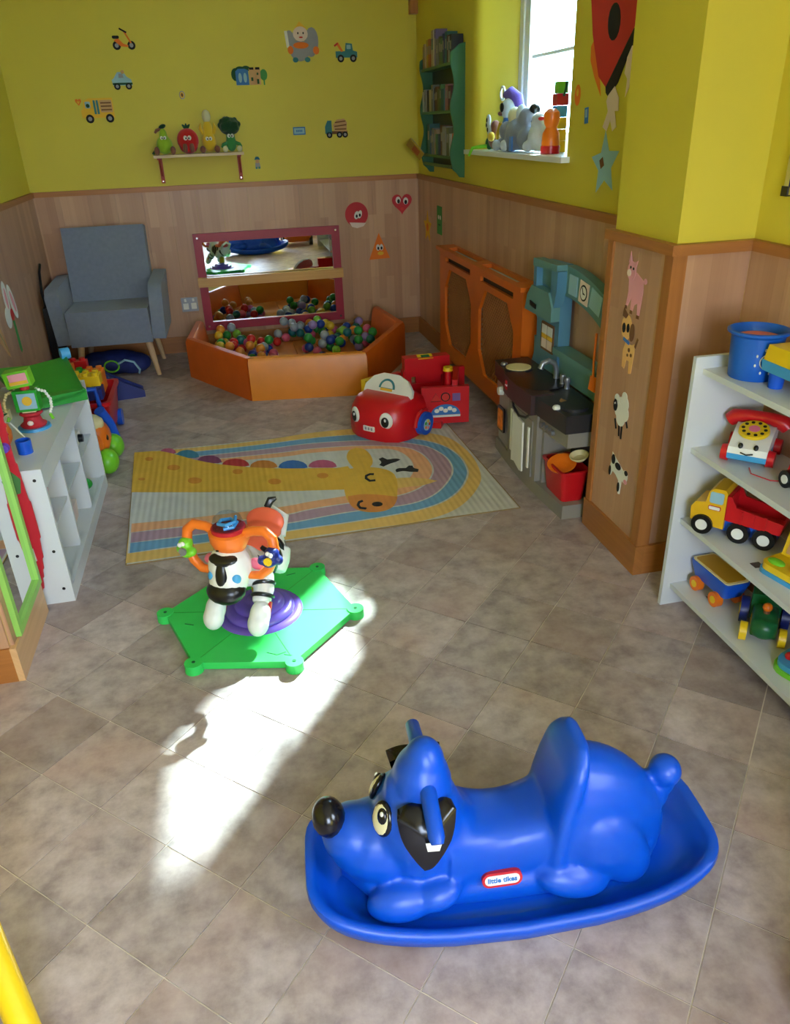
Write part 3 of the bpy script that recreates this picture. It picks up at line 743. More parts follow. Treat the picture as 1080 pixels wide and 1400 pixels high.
# ------------------------------------------------------------------ radiator cover
MAT('orange_gloss', (216, 106, 22), .35, var=.04)
MAT('lattice_brown', (158, 100, 52), .6); MAT('shade_brown', (74, 46, 26), .8)
MAT('radiator_white', (215, 215, 205), .5)
rc = thing('radiator_cover', 'orange wooden radiator cover with two brown lattice grilles', 'radiator cover', (1.5, 4.43, 0))
ry0, ry1, rx, rz = 3.66, 5.22, 1.440, .80
def RF(y, z): return (-(y - 4.44), z)    # front sheet drawn seen from the room
# front sheet: outline with two octagonal holes, made from strips
Mf = frame((rx, 4.44, 0), (0, -1, 0), (0, 0, 1))
b = B()
hl = []
for (u0, u1) in ((-.66, -.075), (.075, .66)):
    hl.append((u0, u1))
zb, zt = .20, .70; cx_ = .11; cz_ = .13
def strip(p): b.prism(p, -.018, 0, Mf)
U0, U1 = -(ry1 - 4.44), -(ry0 - 4.44)
strip([(U0, zt), (U1, zt), (U1, rz - .062), (U0, rz - .062)])
strip([(U0, 0), (U0 + .12, 0), (U0 + .20, .10), (U1 - .20, .10), (U1 - .12, 0), (U1, 0), (U1, zb), (U0, zb)])
strip([(U0, zb), (hl[0][0], zb), (hl[0][0], zt), (U0, zt)]); strip([(hl[0][1], zb), (hl[1][0], zb), (hl[1][0], zt), (hl[0][1], zt)]); strip([(hl[1][1], zb), (U1, zb), (U1, zt), (hl[1][1], zt)])
for u0, u1 in hl:
    strip([(u0, zb), (u0 + cx_, zb), (u0, zb + cz_)]); strip([(u1, zb), (u1, zb + cz_), (u1 - cx_, zb)])
    strip([(u0, zt), (u0, zt - cz_), (u0 + cx_, zt)]); strip([(u1, zt), (u1 - cx_, zt), (u1, zt - cz_)])
# strip above with two long vent slots
strip([(U0, rz - .062), (U0 + .14, rz - .062), (U0 + .14, rz - .03), (U0, rz - .03)]); strip([(-.10, rz - .062), (.10, rz - .062), (.10, rz - .03), (-.10, rz - .03)]); strip([(U1 - .14, rz - .062), (U1, rz - .062), (U1, rz - .03), (U1 - .14, rz - .03)])
strip([(U0, rz - .03), (U1, rz - .03), (U1, rz), (U0, rz)])
b.obj('front_sheet', 'orange_gloss', rc, smooth=False, world=True)
for yy in (ry0, ry1 - .018):
    B().span((rx + .002, yy, 0), (XR - .03, yy + .018, rz)).obj('side_panel', 'orange_gloss', rc, smooth=False, world=True)
# top board with two slots
tx0, tx1 = rx - .022, XR - .014
tp = B()
tp.span((tx0, ry0 - .02, rz), (tx0 + .040, ry1 + .02, rz + .022)); tp.span((tx1 - .022, ry0 - .02, rz), (tx1, ry1 + .02, rz + .022))
for c0, c1 in ((ry0 - .02, ry0 + .14), (4.38, 4.50), (ry1 - .14, ry1 + .02)):
    tp.span((tx0 + .040, c0, rz), (tx1 - .022, c1, rz + .022))
tp.obj('top_board', 'orange_gloss', rc, smooth=False, world=True)
for u0, u1 in hl:
    lb = B(); pitch = .030
    w_, h_ = u1 - u0, zt - zb
    for sgn in (1, -1):
        k = -h_
        while k < w_ + h_:
            # 45 degree wire clipped to the opening
            pa = (u0 + k, zb) if sgn > 0 else (u0 + k, zt)
            x_a, x_b = max(u0, pa[0]), min(u1, pa[0] + h_)
            if x_b > x_a + .004:
                za = pa[1] + sgn * (x_a - pa[0]); zc = pa[1] + sgn * (x_b - pa[0])
                d = .0035 if sgn > 0 else .006
                A_ = Mf @ Vector((x_a, za, -.020 - d)); C_ = Mf @ Vector((x_b, zc, -.020 - d))
                lb.cyl(A_, C_, .0040, n=4, cap=False)
            k += pitch
    lb.obj('lattice_grille', 'lattice_brown', rc, smooth=False, world=True)
    B().prism([(u0, zb), (u1, zb), (u1, rz - .002), (u0, rz - .002)], -.032, -.029, Mf).obj('shade_backing', 'shade_brown', rc, smooth=False, world=True)  # added dark sheet; its colour stands for the shade inside the cover
B().span((XR - .08, ry0 + .10, .13), (XR - .032, ry1 - .10, rz - .004)).obj('radiator_panel', 'radiator_white', rc, bevel=.008, world=True)
# ------------------------------------------------------------------ toy kitchen
MAT('kitchen_grey', (142, 136, 126), .5, var=.06); MAT('kitchen_dark', (42, 42, 46), .35, var=.08); MAT('kitchen_teal', (96, 142, 140), .5, var=.06)
MAT('kitchen_blue', (84, 134, 160), .5, var=.06); MAT('kitchen_oven', (158, 155, 158), .45); MAT('kitchen_maroon', (66, 46, 48), .4); MAT('steel_grey', (150, 152, 158), .3, .6)
MAT('print_fire', (222, 120, 30), .6, var=.4, scale=30)
kt = thing('toy_kitchen', 'grey and teal plastic toy kitchen with black worktop against the right wall', 'toy kitchen', (1.41, 3.18, 0))
KF = frame((1.300, 3.18, 0), (0, -1, 0), (0, 0, 1))       # front plane: u runs right, v up, w towards the room (-x)
def K(b, n, mat, **k): return b.obj(n, mat, kt, world=True, **k)
u0, u1 = -.43, .44
# plinth with a bowed front
def bow(uu, amp=.022): return amp * cos(uu / .44 * pi / 2)
def ribbon(ua, ub, z0, z1, d0, back=-.165, amp=.022, n=9):
    """solid between the bowed front (offset d0) and the back plane"""
    pts = [(ua + (ub - ua) * k / (n - 1), d0 + bow(ua + (ub - ua) * k / (n - 1), amp)) for k in range(n)] + [(ub, back), (ua, back)]
    M = KF @ Matrix(((1, 0, 0, 0), (0, 0, 1, 0), (0, 1, 0, 0), (0, 0, 0, 1)))
    return B().prism(pts, z0, z1, M)
K(ribbon(u0, u1, 0, .065, 0), 'plinth', 'kitchen_grey', bevel=.008)
K(ribbon(u0 + .01, u0 + .225, .065, .40, -.012), 'oven_unit', 'kitchen_oven', bevel=.006)
K(ribbon(u0 + .225, .165, .065, .40, -.004, amp=.03), 'centre_unit', 'kitchen_grey', bevel=.006)
K(ribbon(.165, u1 - .01, .33, .40, -.008), 'right_unit_band', 'kitchen_grey', bevel=.004)
K(B().span((1.44, 2.75, .065), (1.465, 3.015, .33)), 'right_unit_back', 'kitchen_dark')
K(B().span((1.305, 2.990, .065), (1.44, 3.012, .33)), 'right_unit_divider', 'kitchen_grey')
# oven window, knob
K(B().prism(rrect(-.315, .205, .095, .13, .012), .012, .020, KF), 'oven_door_frame', 'plastic_black', smooth=False)
K(B().prism(rrect(-.315, .205, .070, .105, .010), .0205, .023, KF), 'oven_window', 'print_fire', smooth=False)
K(B().prism(rrect(-.315, .365, .15, .05, .01), .008, .014, KF), 'control_panel', 'steel_grey', smooth=False)
K(B().cyl(KF @ Vector((-.315, .355, .012)), KF @ Vector((-.315, .355, .036)), .024, .02, 18), 'knob', 'plastic_white')
# centre door with handle line and hanging white towel
K(B().prism(rrect(-.02, .21, .30, .28, .01), .024, .030, KF), 'cupboard_door', 'kitchen_grey', smooth=False)
K(B().tube([KF @ Vector(p) for p in ((-.15, .385, .024), (-.10, .345, .034), (-.02, .325, .036), (.06, .345, .034), (.11, .385, .024))], .006, 8), 'door_handle', 'kitchen_dark')
tw = [(-.085, .325), (.045, .315), (.05, .07), (.02, .065), (-.05, .085), (-.09, .075)]
K(B().prism(tw, .035, .043, KF), 'towel', 'paper_white', bevel=.003)
K(B().prism(rect(-.12, .22, .022, .21), .030, .036, KF), 'door_stripe', 'paper_white', smooth=False); K(B().prism(rect(.098, .21, .016, .20), .030, .036, KF), 'door_stripe', 'paper_white', smooth=False)
# fridge band marks
for q in range(4): K(B().cyl(KF @ Vector((.215 + q * .035, .362, .008)), KF @ Vector((.215 + q * .035, .362, .024)), .012, n=10), 'dial', 'steel_grey')
# worktop with raised rounded front
K(ribbon(u0 - .012, u1 + .004, .40, .478, .012, back=-.165, amp=.03), 'worktop', 'kitchen_dark', bevel=.014, seg=3)
K(ribbon(-.20, .165, .392, .484, .018, back=-.05, amp=.045), 'sink_front', 'kitchen_maroon', bevel=.016, seg=3)
S_ = lambda u, w: KF @ Vector((u, .478, w))
K(B().cyl(S_(.0, -.055) - Vector((0, 0, .0)), S_(.0, -.055) + Vector((0, 0, .008)), .105, .115, 28), 'sink_bowl', 'plastic_black')
K(B().cyl(S_(-.26, -.045), S_(-.26, -.045) + Vector((0, 0, .007)), .072, .072, 26), 'hob_ring', 'kitchen_dark')
K(B().cyl(S_(-.26, -.045) + Vector((0, 0, .007)), S_(-.26, -.045) + Vector((0, 0, .010)), .062, .062, 26), 'hob_plate', 'plastic_cream')
K(B().ell(S_(-.34, -.0) + Vector((0, 0, .006)), (.018, .018, .012)), 'hob_knob', 'steel_grey')
K(B().cyl(S_(.35, -.06), S_(.35, -.06) + Vector((0, 0, .012)), .062, .062, 24), 'hob_ring', 'kitchen_dark')
K(B().ell(S_(.34, .012) + Vector((0, 0, .006)), (.018, .018, .012)), 'hob_knob', 'plastic_white')
K(B().prism([(.22, -.06), (.36, -.10), (.37, -.085), (.31, -.035), (.25, -.04)], .0, .006, frame((1.300, 3.18, .479), (0, -1, 0), (-1, 0, 0))), 'chopping_board_print', 'paper_tan', smooth=False)
# tap and taps
f0 = S_(-.035, -.145)
K(B().tube([f0, f0 + Vector((0, 0, .05)), f0 + Vector((-.012, .0, .08)), f0 + Vector((-.04, 0, .095)), f0 + Vector((-.07, 0, .085)), f0 + Vector((-.08, 0, .06))], .013, 10), 'tap', 'steel_grey')
for du in (.05, .10):
    K(B().lathe([(.014, 0), (.010, .02), (.016, .035), (.012, .05), (0, .054)], 12, Matrix.Translation(S_(du, -.14))), 'tap_handle', 'steel_grey')
# badge
bd = K(B().prism(rrect(-.145, .44, .034, .046, .008), .040, .058, KF), 'badge', 'paper_crimson', smooth=False)
bl = letters('step2', .013, 'paper_white', kt, (0, 0, 0), name='badge_lettering', width=.028)
bl.matrix_local = kt.matrix_world.inverted() @ KF @ Matrix.Translation((-.145, .44, .0585)) @ Matrix.Diagonal((*bl.scale, 1))
# back upstand: a wall along the back, a tower at the left, an arch over a pass-through
KB = frame((1.478, 3.18, 0), (0, -1, 0), (0, 0, 1))
K(B().prism([(-.40, .478), (.43, .478), (.43, .60), (-.10, .60), (-.40, .60)], -.045, .0, KB), 'backsplash', 'kitchen_teal', bevel=.006)
K(B().prism([(-.09, .590), (.43, .590), (.43, .620), (-.09, .620)], -.045, .035, KB), 'counter_ledge', 'kitchen_teal', bevel=.008)
# tower profile seen from the front: narrow waist, wide hood above
tow = [(-.39, .478), (-.36, .54), (-.345, .62), (-.35, .70), (-.40, .74), (-.41, .77), (-.37, .83), (-.335, .87), (-.33, .975), (-.10, .985), (-.085, .89), (-.085, .60), (-.085, .478)]
K(B().prism(tow, -.045, .012, KB), 'tower', 'kitchen_blue', bevel=.008)
K(B().prism([(-.41, .735), (-.085, .735), (-.085, .80), (-.13, .86), (-.33, .862), (-.385, .81)], .012, .055, KB), 'hood', 'kitchen_teal', bevel=.014, seg=3)
K(B().prism([(-.335, .86), (-.30, .86), (-.30, .965), (-.335, .97)], .0, .045, KB), 'shelf_side', 'kitchen_blue', bevel=.005)
K(B().prism([(-.335, .950), (-.06, .962), (-.06, .99), (-.335, .985)], .0, .05, KB), 'shelf_top', 'kitchen_teal', bevel=.006)
K(B().prism([(-.30, .872), (-.15, .872), (-.15, .945), (-.30, .945)], .010, .0145, KB), 'cubby_back', 'kitchen_teal')
K(B().prism([(-.13, .86), (-.085, .80), (-.06, .88), (-.06, .965), (-.13, .965)], .0, .045, KB), 'shelf_side', 'kitchen_blue', bevel=.005)
K(B().prism(rect(-.30, .775, .075, .022, -.1), .056, .060, KB), 'hood_handle', 'plastic_black', smooth=False)
# oven print with four panes
mw = K(B().prism(rrect(-.205, .635, .15, .135, .01), .0125, .0165, KB), 'microwave_print', 'paper_brown', smooth=False)
for a_ in (-.238, -.172):
    for z_ in (.668, .602):
        K(B().prism(rect(a_, z_, .058, .044), .017, .0185, KB), 'print_pane', 'paper_white' if z_ > .65 else 'paper_skin', smooth=False)
    K(B().prism(rect(a_, .637, .058, .022), .017, .0185, KB), 'print_pane', 'paper_yellow', smooth=False)
# arch
arc = [(-.06 + (.47) * t, .985 - .10 * (t ** 2)) for t in [k / 10 for k in range(11)]]
arcb = [(-.085 + (.43) * t, .855 - .085 * (t ** 2.4)) for t in [k / 10 for k in range(11)]]
K(B().prism([(-.085, .985)] + arc + [(.43, .87), (.43, .478), (.345, .478)] + arcb[::-1], -.045, .0, KB), 'arch', 'kitchen_teal', bevel=.008)
for q, (cx2, an, ww) in enumerate(((.015, -.03, .095), (.125, -.12, .10), (.24, -.26, .115))):
    zc = .915 - .08 * max(0, (cx2 + .0)) ** 1.2 * 2
    K(B().prism(rect(cx2, zc, ww - .012, .085 if q != 1 else .092, an), .001, .004, KB), 'arch_panel', 'paper_pale_blue' if q != 1 else 'paper_skin', smooth=False)
    if q == 1:
        K(B().prism(circ(cx2, zc, .034), .004, .0052, KB), 'clock_rim', 'paper_black', smooth=False); K(B().prism(circ(cx2, zc, .027), .0052, .0062, KB), 'clock_face', 'paper_white', smooth=False)
        K(B().prism(rect(cx2 - .005, zc + .008, .005, .03, .4), .0062, .007, KB).prism(rect(cx2 + .006, zc - .002, .005, .022, 1.3), .0062, .007, KB), 'clock_hands', 'paper_black', smooth=False)
# utensils hanging on the right post
ut = thing('toy_spatula', 'orange toy spatula hanging on the teal post of the toy kitchen', 'toy utensil', (1.432, 2.818, .60))
B().tube([(0, 0, .0), (-.004, 0, .08), (-.002, 0, .19)], .005, 8).obj('handle', 'plastic_orange', ut)
B().box((0, 0, -.02), (.012, .055, .06), taper=.7).obj('blade', 'plastic_orange', ut, bevel=.004)
ut = thing('toy_whisk', 'grey toy whisk hanging beside the orange spatula on the toy kitchen', 'toy utensil', (1.435, 2.775, .60))
B().tube([(0, 0, .09), (0, 0, .19)], .006, 8).obj('handle', 'steel_grey', ut)
for q in range(3):
    an = q * pi / 3
    B().tube([(.016 * sin(t) * cos(an), .016 * sin(t) * sin(an), .06 + .035 * cos(t)) for t in [2 * pi * k / 16 for k in range(16)]], .0016, 5, closed=True).obj('wire_loop', 'steel_grey', ut)

# red tub of dishes in the open bay
rb = thing('toy_tub', 'red plastic tub of toy dishes standing in the open bay of the toy kitchen', 'tub', (1.362, 2.868, .066))
def rr(w, d, z, r=.02): return [(x, y, z) for x, y in rrect(0, 0, w, d, r, 4)]
B().rings([rr(.10, .185, .0), rr(.125, .215, .135), rr(.14, .23, .137), rr(.14, .23, .145), rr(.115, .205, .145), rr(.095, .175, .01)], True, True).obj('tub_body', 'plastic_red', rb, angle=50)
dsh = [('toy_plate', 'orange toy plate leaning in the red tub', (1.338, 2.85, .203), .064, (RAD(14), RAD(-16), 0), 'plastic_orange'),
       ('toy_bowl', 'teal toy bowl tilted in the red tub beside the orange plate', (1.350, 2.935, .190), .045, (RAD(-12), RAD(-20), 0), 'plastic_teal'),
       ('toy_plate', 'cream toy plate at the back of the red tub', (1.392, 2.80, .252), .042, (RAD(6), RAD(-14), 0), 'plastic_cream')]
for n, l, p, r, ro, mt in dsh:
    o = B().lathe([(r * .6, 0), (r * .95, .014), (r, .022), (r * .93, .022), (r * .58, .006), (0, .006)], 24).obj(n, mt, loc=p, rot=ro); tag(o, l, 'toy dish')

# ------------------------------------------------------------------ red crawl-round car
MAT('car_red', (205, 18, 30), .32, var=.04)
cr = thing('toy_car', 'red plastic crawl-round toy car with cartoon eyes on the edge of the mat', 'toy car', (.80, 4.02, .0075), RAD(-28))
# local: front of the bonnet faces -y
b = B()
def ring(z, s, yo=0.):
    return [(x * s, y * s + yo, z) for x, y in [(-.20, .0), (-.195, -.07), (-.165, -.135), (-.10, -.172), (0, -.185), (.10, -.172), (.165, -.135), (.195, -.07), (.20, 0), (.20, .10), (.14, .12), (-.14, .12), (-.20, .10)]]
b.rings([ring(0, .97), ring(.03, 1.0), ring(.10, 1.0), ring(.165, .95, .004), ring(.205, .86, .012), ring(.222, .72, .022)])
b.obj('bonnet', 'car_red', cr, bevel=.012, seg=3, angle=60)
wsM = frame((0, .000, .196), (1, 0, 0), (0, .44, .90))
B().prism([(-.165, 0), (.165, 0), (.160, .055), (.115, .105), (.05, .130), (-.05, .130), (-.115, .105), (-.160, .055)], -.010, .012, wsM).obj('windscreen', 'plastic_white', cr, bevel=.008, seg=3)
B().prism(circ(-.01, .045, .055, 16, a0=0, a1=pi), .013, .0142, wsM).obj('dial_print', 'paper_teal', cr, smooth=False)
B().prism(circ(-.01, .048, .04, 16, a0=0, a1=pi), .0142, .0154, wsM).obj('dial_print', 'paper_white', cr, smooth=False)
B().prism(rect(-.01, .038, .08, .014), .0142, .0158, wsM).obj('dial_print', 'paper_yellow', cr, smooth=False)
for s in (-1, 1):
    e = B().ell((s * .105, -.163, .125), (.038, .012, .047), (0, 0, s * RAD(20))).obj('eye_white', 'plastic_white', cr)
    B().ell((s * .106, -.176, .120), (.022, .006, .030), (0, 0, s * RAD(20))).obj('pupil', 'plastic_black', e)
    B().ell((s * .106 + .006, -.183, .134), (.007, .003, .009)).obj('eye_glint', 'plastic_white', e)
    w_ = B().cyl((s * .190, .045, .068), (s * .234, .045, .068), .068, .064, 26).obj('wheel', 'plastic_blue', cr, bevel=.006)
    B().cyl((s * .230, .045, .062), (s * .236, .045, .062), .033, n=18).obj('hub_print', 'paper_pale_blue', w_)
    for k in range(5):
        a_ = 2 * pi * k / 5
        B().cyl((s * .235, .045 + .02 * cos(a_), .062 + .02 * sin(a_)), (s * .238, .045 + .02 * cos(a_), .062 + .02 * sin(a_)), .009, n=8).obj('hub_dot', ['plastic_red', 'plastic_yellow', 'plastic_green', 'plastic_orange', 'plastic_pink'][k], w_)
    B().tube([(s * .205, .045 + .075 * cos(t), .062 + .075 * sin(t)) for t in [pi * k / 8 for k in range(9)]], .012, 8).obj('wheel_arch', 'car_red', cr)
B().prism(rrect(0, .068, .075, .030, .004), 0, .008, Matrix.Translation((0, -.178, 0)) @ Matrix.Rotation(RAD(90), 4, 'X')).obj('number_plate', 'paper_white', cr, smooth=False)
for k in range(3):
    B().prism(rect(-.02 + .02 * k, .068, .012, .016), .008, .009, Matrix.Translation((0, -.178, 0)) @ Matrix.Rotation(RAD(90), 4, 'X')).obj('plate_mark', 'paper_grey', cr, smooth=False)
for o in list(cr.children): o.rotation_euler = (0, 0, RAD(-20))
# rear bay: a right-hand side panel with shape holes, back panel with seat bolster, left flap
sp = B().box((.30, .135, .125), (.27, .034, .215), (0, 0, RAD(20))).obj('side_panel', 'car_red', cr, bevel=.010, seg=3)
SPM = Matrix.Translation((.30, .135, .125)) @ Matrix.Rotation(RAD(20), 4, 'Z') @ Matrix.Translation((0, -.0175, 0)) @ Matrix.Rotation(RAD(90), 4, 'X')
def onp(n, pts, mt, lev=0): return B().prism(pts, .0 + lev * .0015, .002 + lev * .0015, SPM).obj(n, mt, sp, smooth=False)
onp('shape_hole', [(-.085, .025), (-.025, .025), (-.055, .075)], 'plastic_black'); onp('shape_hole', circ(.0, .05, .027), 'plastic_black')
onp('shape_hole', rect(.062, .047, .045, .045), 'paper_purple')
onp('shape_rim', [(-.083, .029), (-.027, .029), (-.055, .073)], 'paper_red', 1); onp('shape_rim', circ(.0, .05, .021), 'paper_red', 1)
onp('scene_print', circ(.0, -.055, .085, 18, ry=.062, a0=0, a1=pi), 'paper_blue'); onp('scene_print', rect(0, -.062, .17, .012), 'paper_white', 1)
for k in range(5): onp('scene_print', ellr(-.05 + .025 * k, -.03 + .012 * (k % 2), .014, .012), 'paper_white', 1)
B().box((.21, .40, .135), (.032, .30, .24), (0, 0, RAD(-62))).obj('back_panel', 'car_red', cr, bevel=.010, seg=3)
B().box((.33, .28, .14), (.032, .25, .25), (0, 0, RAD(10))).obj('outer_panel', 'car_red', cr, bevel=.010, seg=3)
for q_ in (-.12, .12): B().box((.14 + q_ * cos(RAD(28)), .34 + q_ * sin(RAD(28)), .17), (.05, .06, .20), (0, 0, RAD(28))).obj('bolster_post', 'car_red', cr, bevel=.010)
bo = B().box((.14, .34, .29), (.27, .075, .11), (0, 0, RAD(28))).obj('seat_bolster', 'car_red', cr, bevel=.022, seg=4)
B().box((.14, .322, .345), (.09, .05, .004), (RAD(15), 0, RAD(28))).obj('roof_print', 'plastic_yellow', bo)
B().box((.143, .318, .347), (.05, .03, .004), (RAD(15), 0, RAD(28))).obj('roof_print', 'plastic_dark_green', bo)
B().box((.14, .36, .10), (.26, .035, .16), (0, 0, RAD(28))).obj('seat_back', 'car_red', cr, bevel=.010, seg=3)
B().box((-.10, .26, .125), (.035, .26, .21), (0, 0, RAD(-32))).obj('side_panel', 'car_red', cr, bevel=.010, seg=3)
B().box((-.155, .19, .175), (.038, .12, .13), (0, 0, RAD(-32))).obj('side_door', 'plastic_yellow', cr, bevel=.006)
B().box((.12, .22, .018), (.34, .30, .034)).obj('floor_tray', 'car_red', cr, bevel=.01)
k_ = B().cyl((.30, .215, .20), (.30, .215, .30), .022, .018, 14).obj('post', 'car_red', cr)
B().cyl((.30, .215, .30), (.30, .215, .322), .028, .026, 16).obj('yellow_knob', 'plastic_yellow', k_, bevel=.004)
# ------------------------------------------------------------------ blue puppy rocker
MAT('rocker_blue', (0, 76, 194), .38, var=.03)
MAT('rocker_black', (14, 13, 20), .22)
MAT('eye_cream', (222, 214, 170), .4)
rk = thing('puppy_rocker', 'blue plastic ride-on puppy rocker with black nose and ears', 'rocker', (.46, 1.12, 0), RAD(-5))
def sup(a_, L, Wd, e=3.2):
    c, s_ = cos(a_), sin(a_)
    x = L * math.copysign(abs(c) ** (2 / e), c); y = Wd * math.copysign(abs(s_) ** (2 / e), s_)
    return x, y
NT = 56
def rz_(x): return .40 * x * x
def tr(L, Wd, dz, e=4.2):
    r = []
    for k in range(NT):
        x, y = sup(2 * pi * k / NT, L, Wd, e); r.append((x, y, rz_(x) + dz))
    return r
b = B()
b.rings([tr(.40, .10, .0), tr(.425, .145, .004), tr(.447, .168, .022), tr(.457, .178, .052), tr(.455, .177, .066), tr(.444, .166, .071), tr(.432, .154, .064), tr(.420, .142, .034), tr(.39, .11, .026)])
tray = b.obj('rocker_tray', 'rocker_blue', rk, angle=70)
# the body: head, saddle, back, rump, merged into one skin
b = B()
def slab(x0, x1, n, f, e=3.0, m=24):
    """loft along x: f(t) -> (half width, z bottom, z top)"""
    rg = []
    for k in range(n):
        t = k / (n - 1); x = x0 + (x1 - x0) * t; w_, zl, zh = f(t)
        rg.append([(x, w_ * math.copysign(abs(cos(a_)) ** (2 / e), cos(a_)), (zl + zh) / 2 + (zh - zl) / 2 * math.copysign(abs(sin(a_)) ** (2 / e), sin(a_))) for a_ in [2 * pi * q / m for q in range(m)]])
    b.rings(rg)
slab(-.38, .36, 15, lambda t: (.092 * (1 - abs(2 * t - 1) ** 4) ** .5 + .012, .03 + .40 * (.74 * t - .38) ** 2, .14 + .02 * (2 * t - 1) ** 2), 2.6)          # belly on the tray
slab(-.15, .12, 9, lambda t: (.088 + .016 * (2 * t - 1) ** 2, .06, .222 + .05 * (2 * t - 1) ** 2 + .02 * t), 3.4)                               # saddle
b.ell((-.285, 0, .185), (.120, .090, .092), (0, RAD(8), 0)); b.ell((-.345, 0, .215), (.070, .070, .062))                                          # muzzle
b.ell((-.205, 0, .225), (.105, .108, .145)); b.ell((-.195, 0, .33), (.066, .074, .100)); b.ell((-.188, 0, .395), (.044, .048, .058))              # head and crest
b.ell((-.14, 0, .18), (.075, .100, .10))
for s in (-1, 1): b.ell((-.262, s * .040, .290), (.028, .030, .040), (0, RAD(20), 0))
b.ell((-.25, 0, .325), (.026, .038, .040))
# curved back rest: stacked rounded sections leaning back
rg = []
for k in range(12):
    t = k / 11; z = .15 + .275 * t
    hw = (.108 - .024 * t * t) * (1 if t < .8 else (1 - ((t - .8) / .2) ** 2 * .42)); hx = .026 * (1 if t < .85 else 1 - (t - .85) / .15 * .45)
    cx_2 = .082 + .012 * t + .045 * t * t
    rg.append([(cx_2 + hx * math.copysign(abs(cos(a_)) ** .7, cos(a_)), hw * math.copysign(abs(sin(a_)) ** .7, sin(a_)), z) for a_ in [2 * pi * q / 24 for q in range(24)]])
b.rings(rg)
slab(.11, .335, 10, lambda t: (.100 * (1 - .5 * t ** 2.6), .05, .375 * (1 - .36 * t ** 2.6)), 2.2)                                                    # rump
b.ell((.325, 0, .215), (.04, .034, .045)); b.ell((.345, 0, .245), (.028, .030, .045), (0, RAD(25), 0)); b.ell((.350, 0, .282), (.036, .038, .036))    # tail
for s in (-1, 1):
    b.ell((.195, s * .086, .172), (.080, .036, .100), (0, RAD(-34), 0)); b.ell((.120, s * .100, .098), (.085, .036, .042), (0, RAD(14), 0)); b.ell((.235, s * .084, .135), (.060, .034, .090), (0, RAD(-20), 0))   # haunch
    b.ell((-.255, s * .100, .108), (.080, .042, .046), (0, RAD(-4), 0)); b.ell((-.185, s * .108, .122), (.058, .034, .034), (0, RAD(-14), 0))         # fore paw
b.obj('puppy_body', 'rocker_blue', rk, remesh=.006, smoo=10)
# cross handle through the head
hb = B()
hb.tube([(-.19, -.165, .345), (-.19, -.155, .352), (-.19, -.05, .372), (-.19, .05, .372), (-.19, .155, .352), (-.19, .165, .345)], [.012, .0165, .0175, .0175, .0165, .012], 14)
hb.obj('handle_bar', 'rocker_blue', rk)
B().ell((-.395, 0, .270), (.036, .042, .044), (0, RAD(-10), 0)).obj('nose', 'rocker_black', rk)
for s in (-1, 1):
    # a floppy ear lying on the side of the head: curved leaf
    er = [(-.062, .052), (-.035, .066), (.0, .062), (.04, .070), (.058, .060), (.052, .02), (.030, -.035), (.006, -.075), (-.012, -.078), (-.032, -.045), (-.058, .015)]
    er = chaikin(er, 2)
    eb = B()
    n_ = len(er)
    front = [(-.197 + x, s * (.118 - .55 * max(0, z) ** 1.15 - .9 * x * x), .292 + z) for x, z in er]
    back = [(-.197 + x * .92, s * (.085 - .5 * max(0, z) ** 1.15 - .9 * x * x), .292 + z * .92) for x, z in er]
    cf = (-.197, s * (.127 - .001), .299)
    vs = front + back + [cf]
    fs = [(i, (i + 1) % n_, n_ + (i + 1) % n_, n_ + i) for i in range(n_)] + [(i, (i + 1) % n_, 2 * n_) for i in range(n_)]
    eb._add(vs, fs)
    eb.obj('ear', 'rocker_black', rk, angle=75)
    # eye: cream oval with dark rim, pupil and glint
    em = Matrix.Translation((-.282, s * .043, .294)) @ Matrix.Rotation(-s * RAD(34), 4, 'Z') @ Matrix.Rotation(RAD(20), 4, 'Y') @ Matrix.Rotation(s * RAD(10), 4, 'X')
    def eye(n, c, r, mt, par=rk):
        bb = B().ell((0, 0, 0), r, nu=20, nv=10); bb.bm.transform(em @ Matrix.Translation(c)); return bb.obj(n, mt, par)
    e_ = eye('eye_rim', (-.002, 0, 0), (.0125, .029, .0385), 'rocker_black')
    eye('eye_white', (-.0045, 0, 0), (.0130, .0250, .0342), 'eye_cream', e_)
    eye('pupil', (-.0115, s * .007, .010), (.0075, .0135, .0185), 'rocker_black', e_)
    eye('eye_glint', (-.0180, s * .011, .019), (.003, .0045, .0055), 'plastic_white', e_)
# maker's badge on the side facing the viewer
bM_ = Matrix.Translation((-.040, -.101, .132)) @ Matrix.Rotation(RAD(90 - 12), 4, 'X')
def badge(n, pts, z0, z1, mt): return B().prism(pts, z0, z1, bM_).obj(n, mt, rk, smooth=False)
badge('badge_back', rrect(0, 0, .088, .036, .017), -.012, .0010, 'paper_crimson'); badge('badge_face', rrect(0, 0, .076, .024, .011), .001, .0016, 'paper_white')
lt = letters('little tikes', .013, 'paper_blue', rk, (0, 0, 0), name='badge_lettering', bold=.0004, width=.064)
lt.matrix_local = bM_ @ Matrix.Translation((0, 0, .0018)) @ Matrix.Diagonal((*lt.scale, 1))
bl = B().prism([(-.018, -.006), (.006, -.008), (.012, .016), (-.022, .018)], 0, .0008, Matrix.Translation((-.186, -.1305, .292)) @ Matrix.Rotation(RAD(90), 4, 'X')); bl.obj('white_sticker_scrap', 'paper_white', rk, smooth=False)

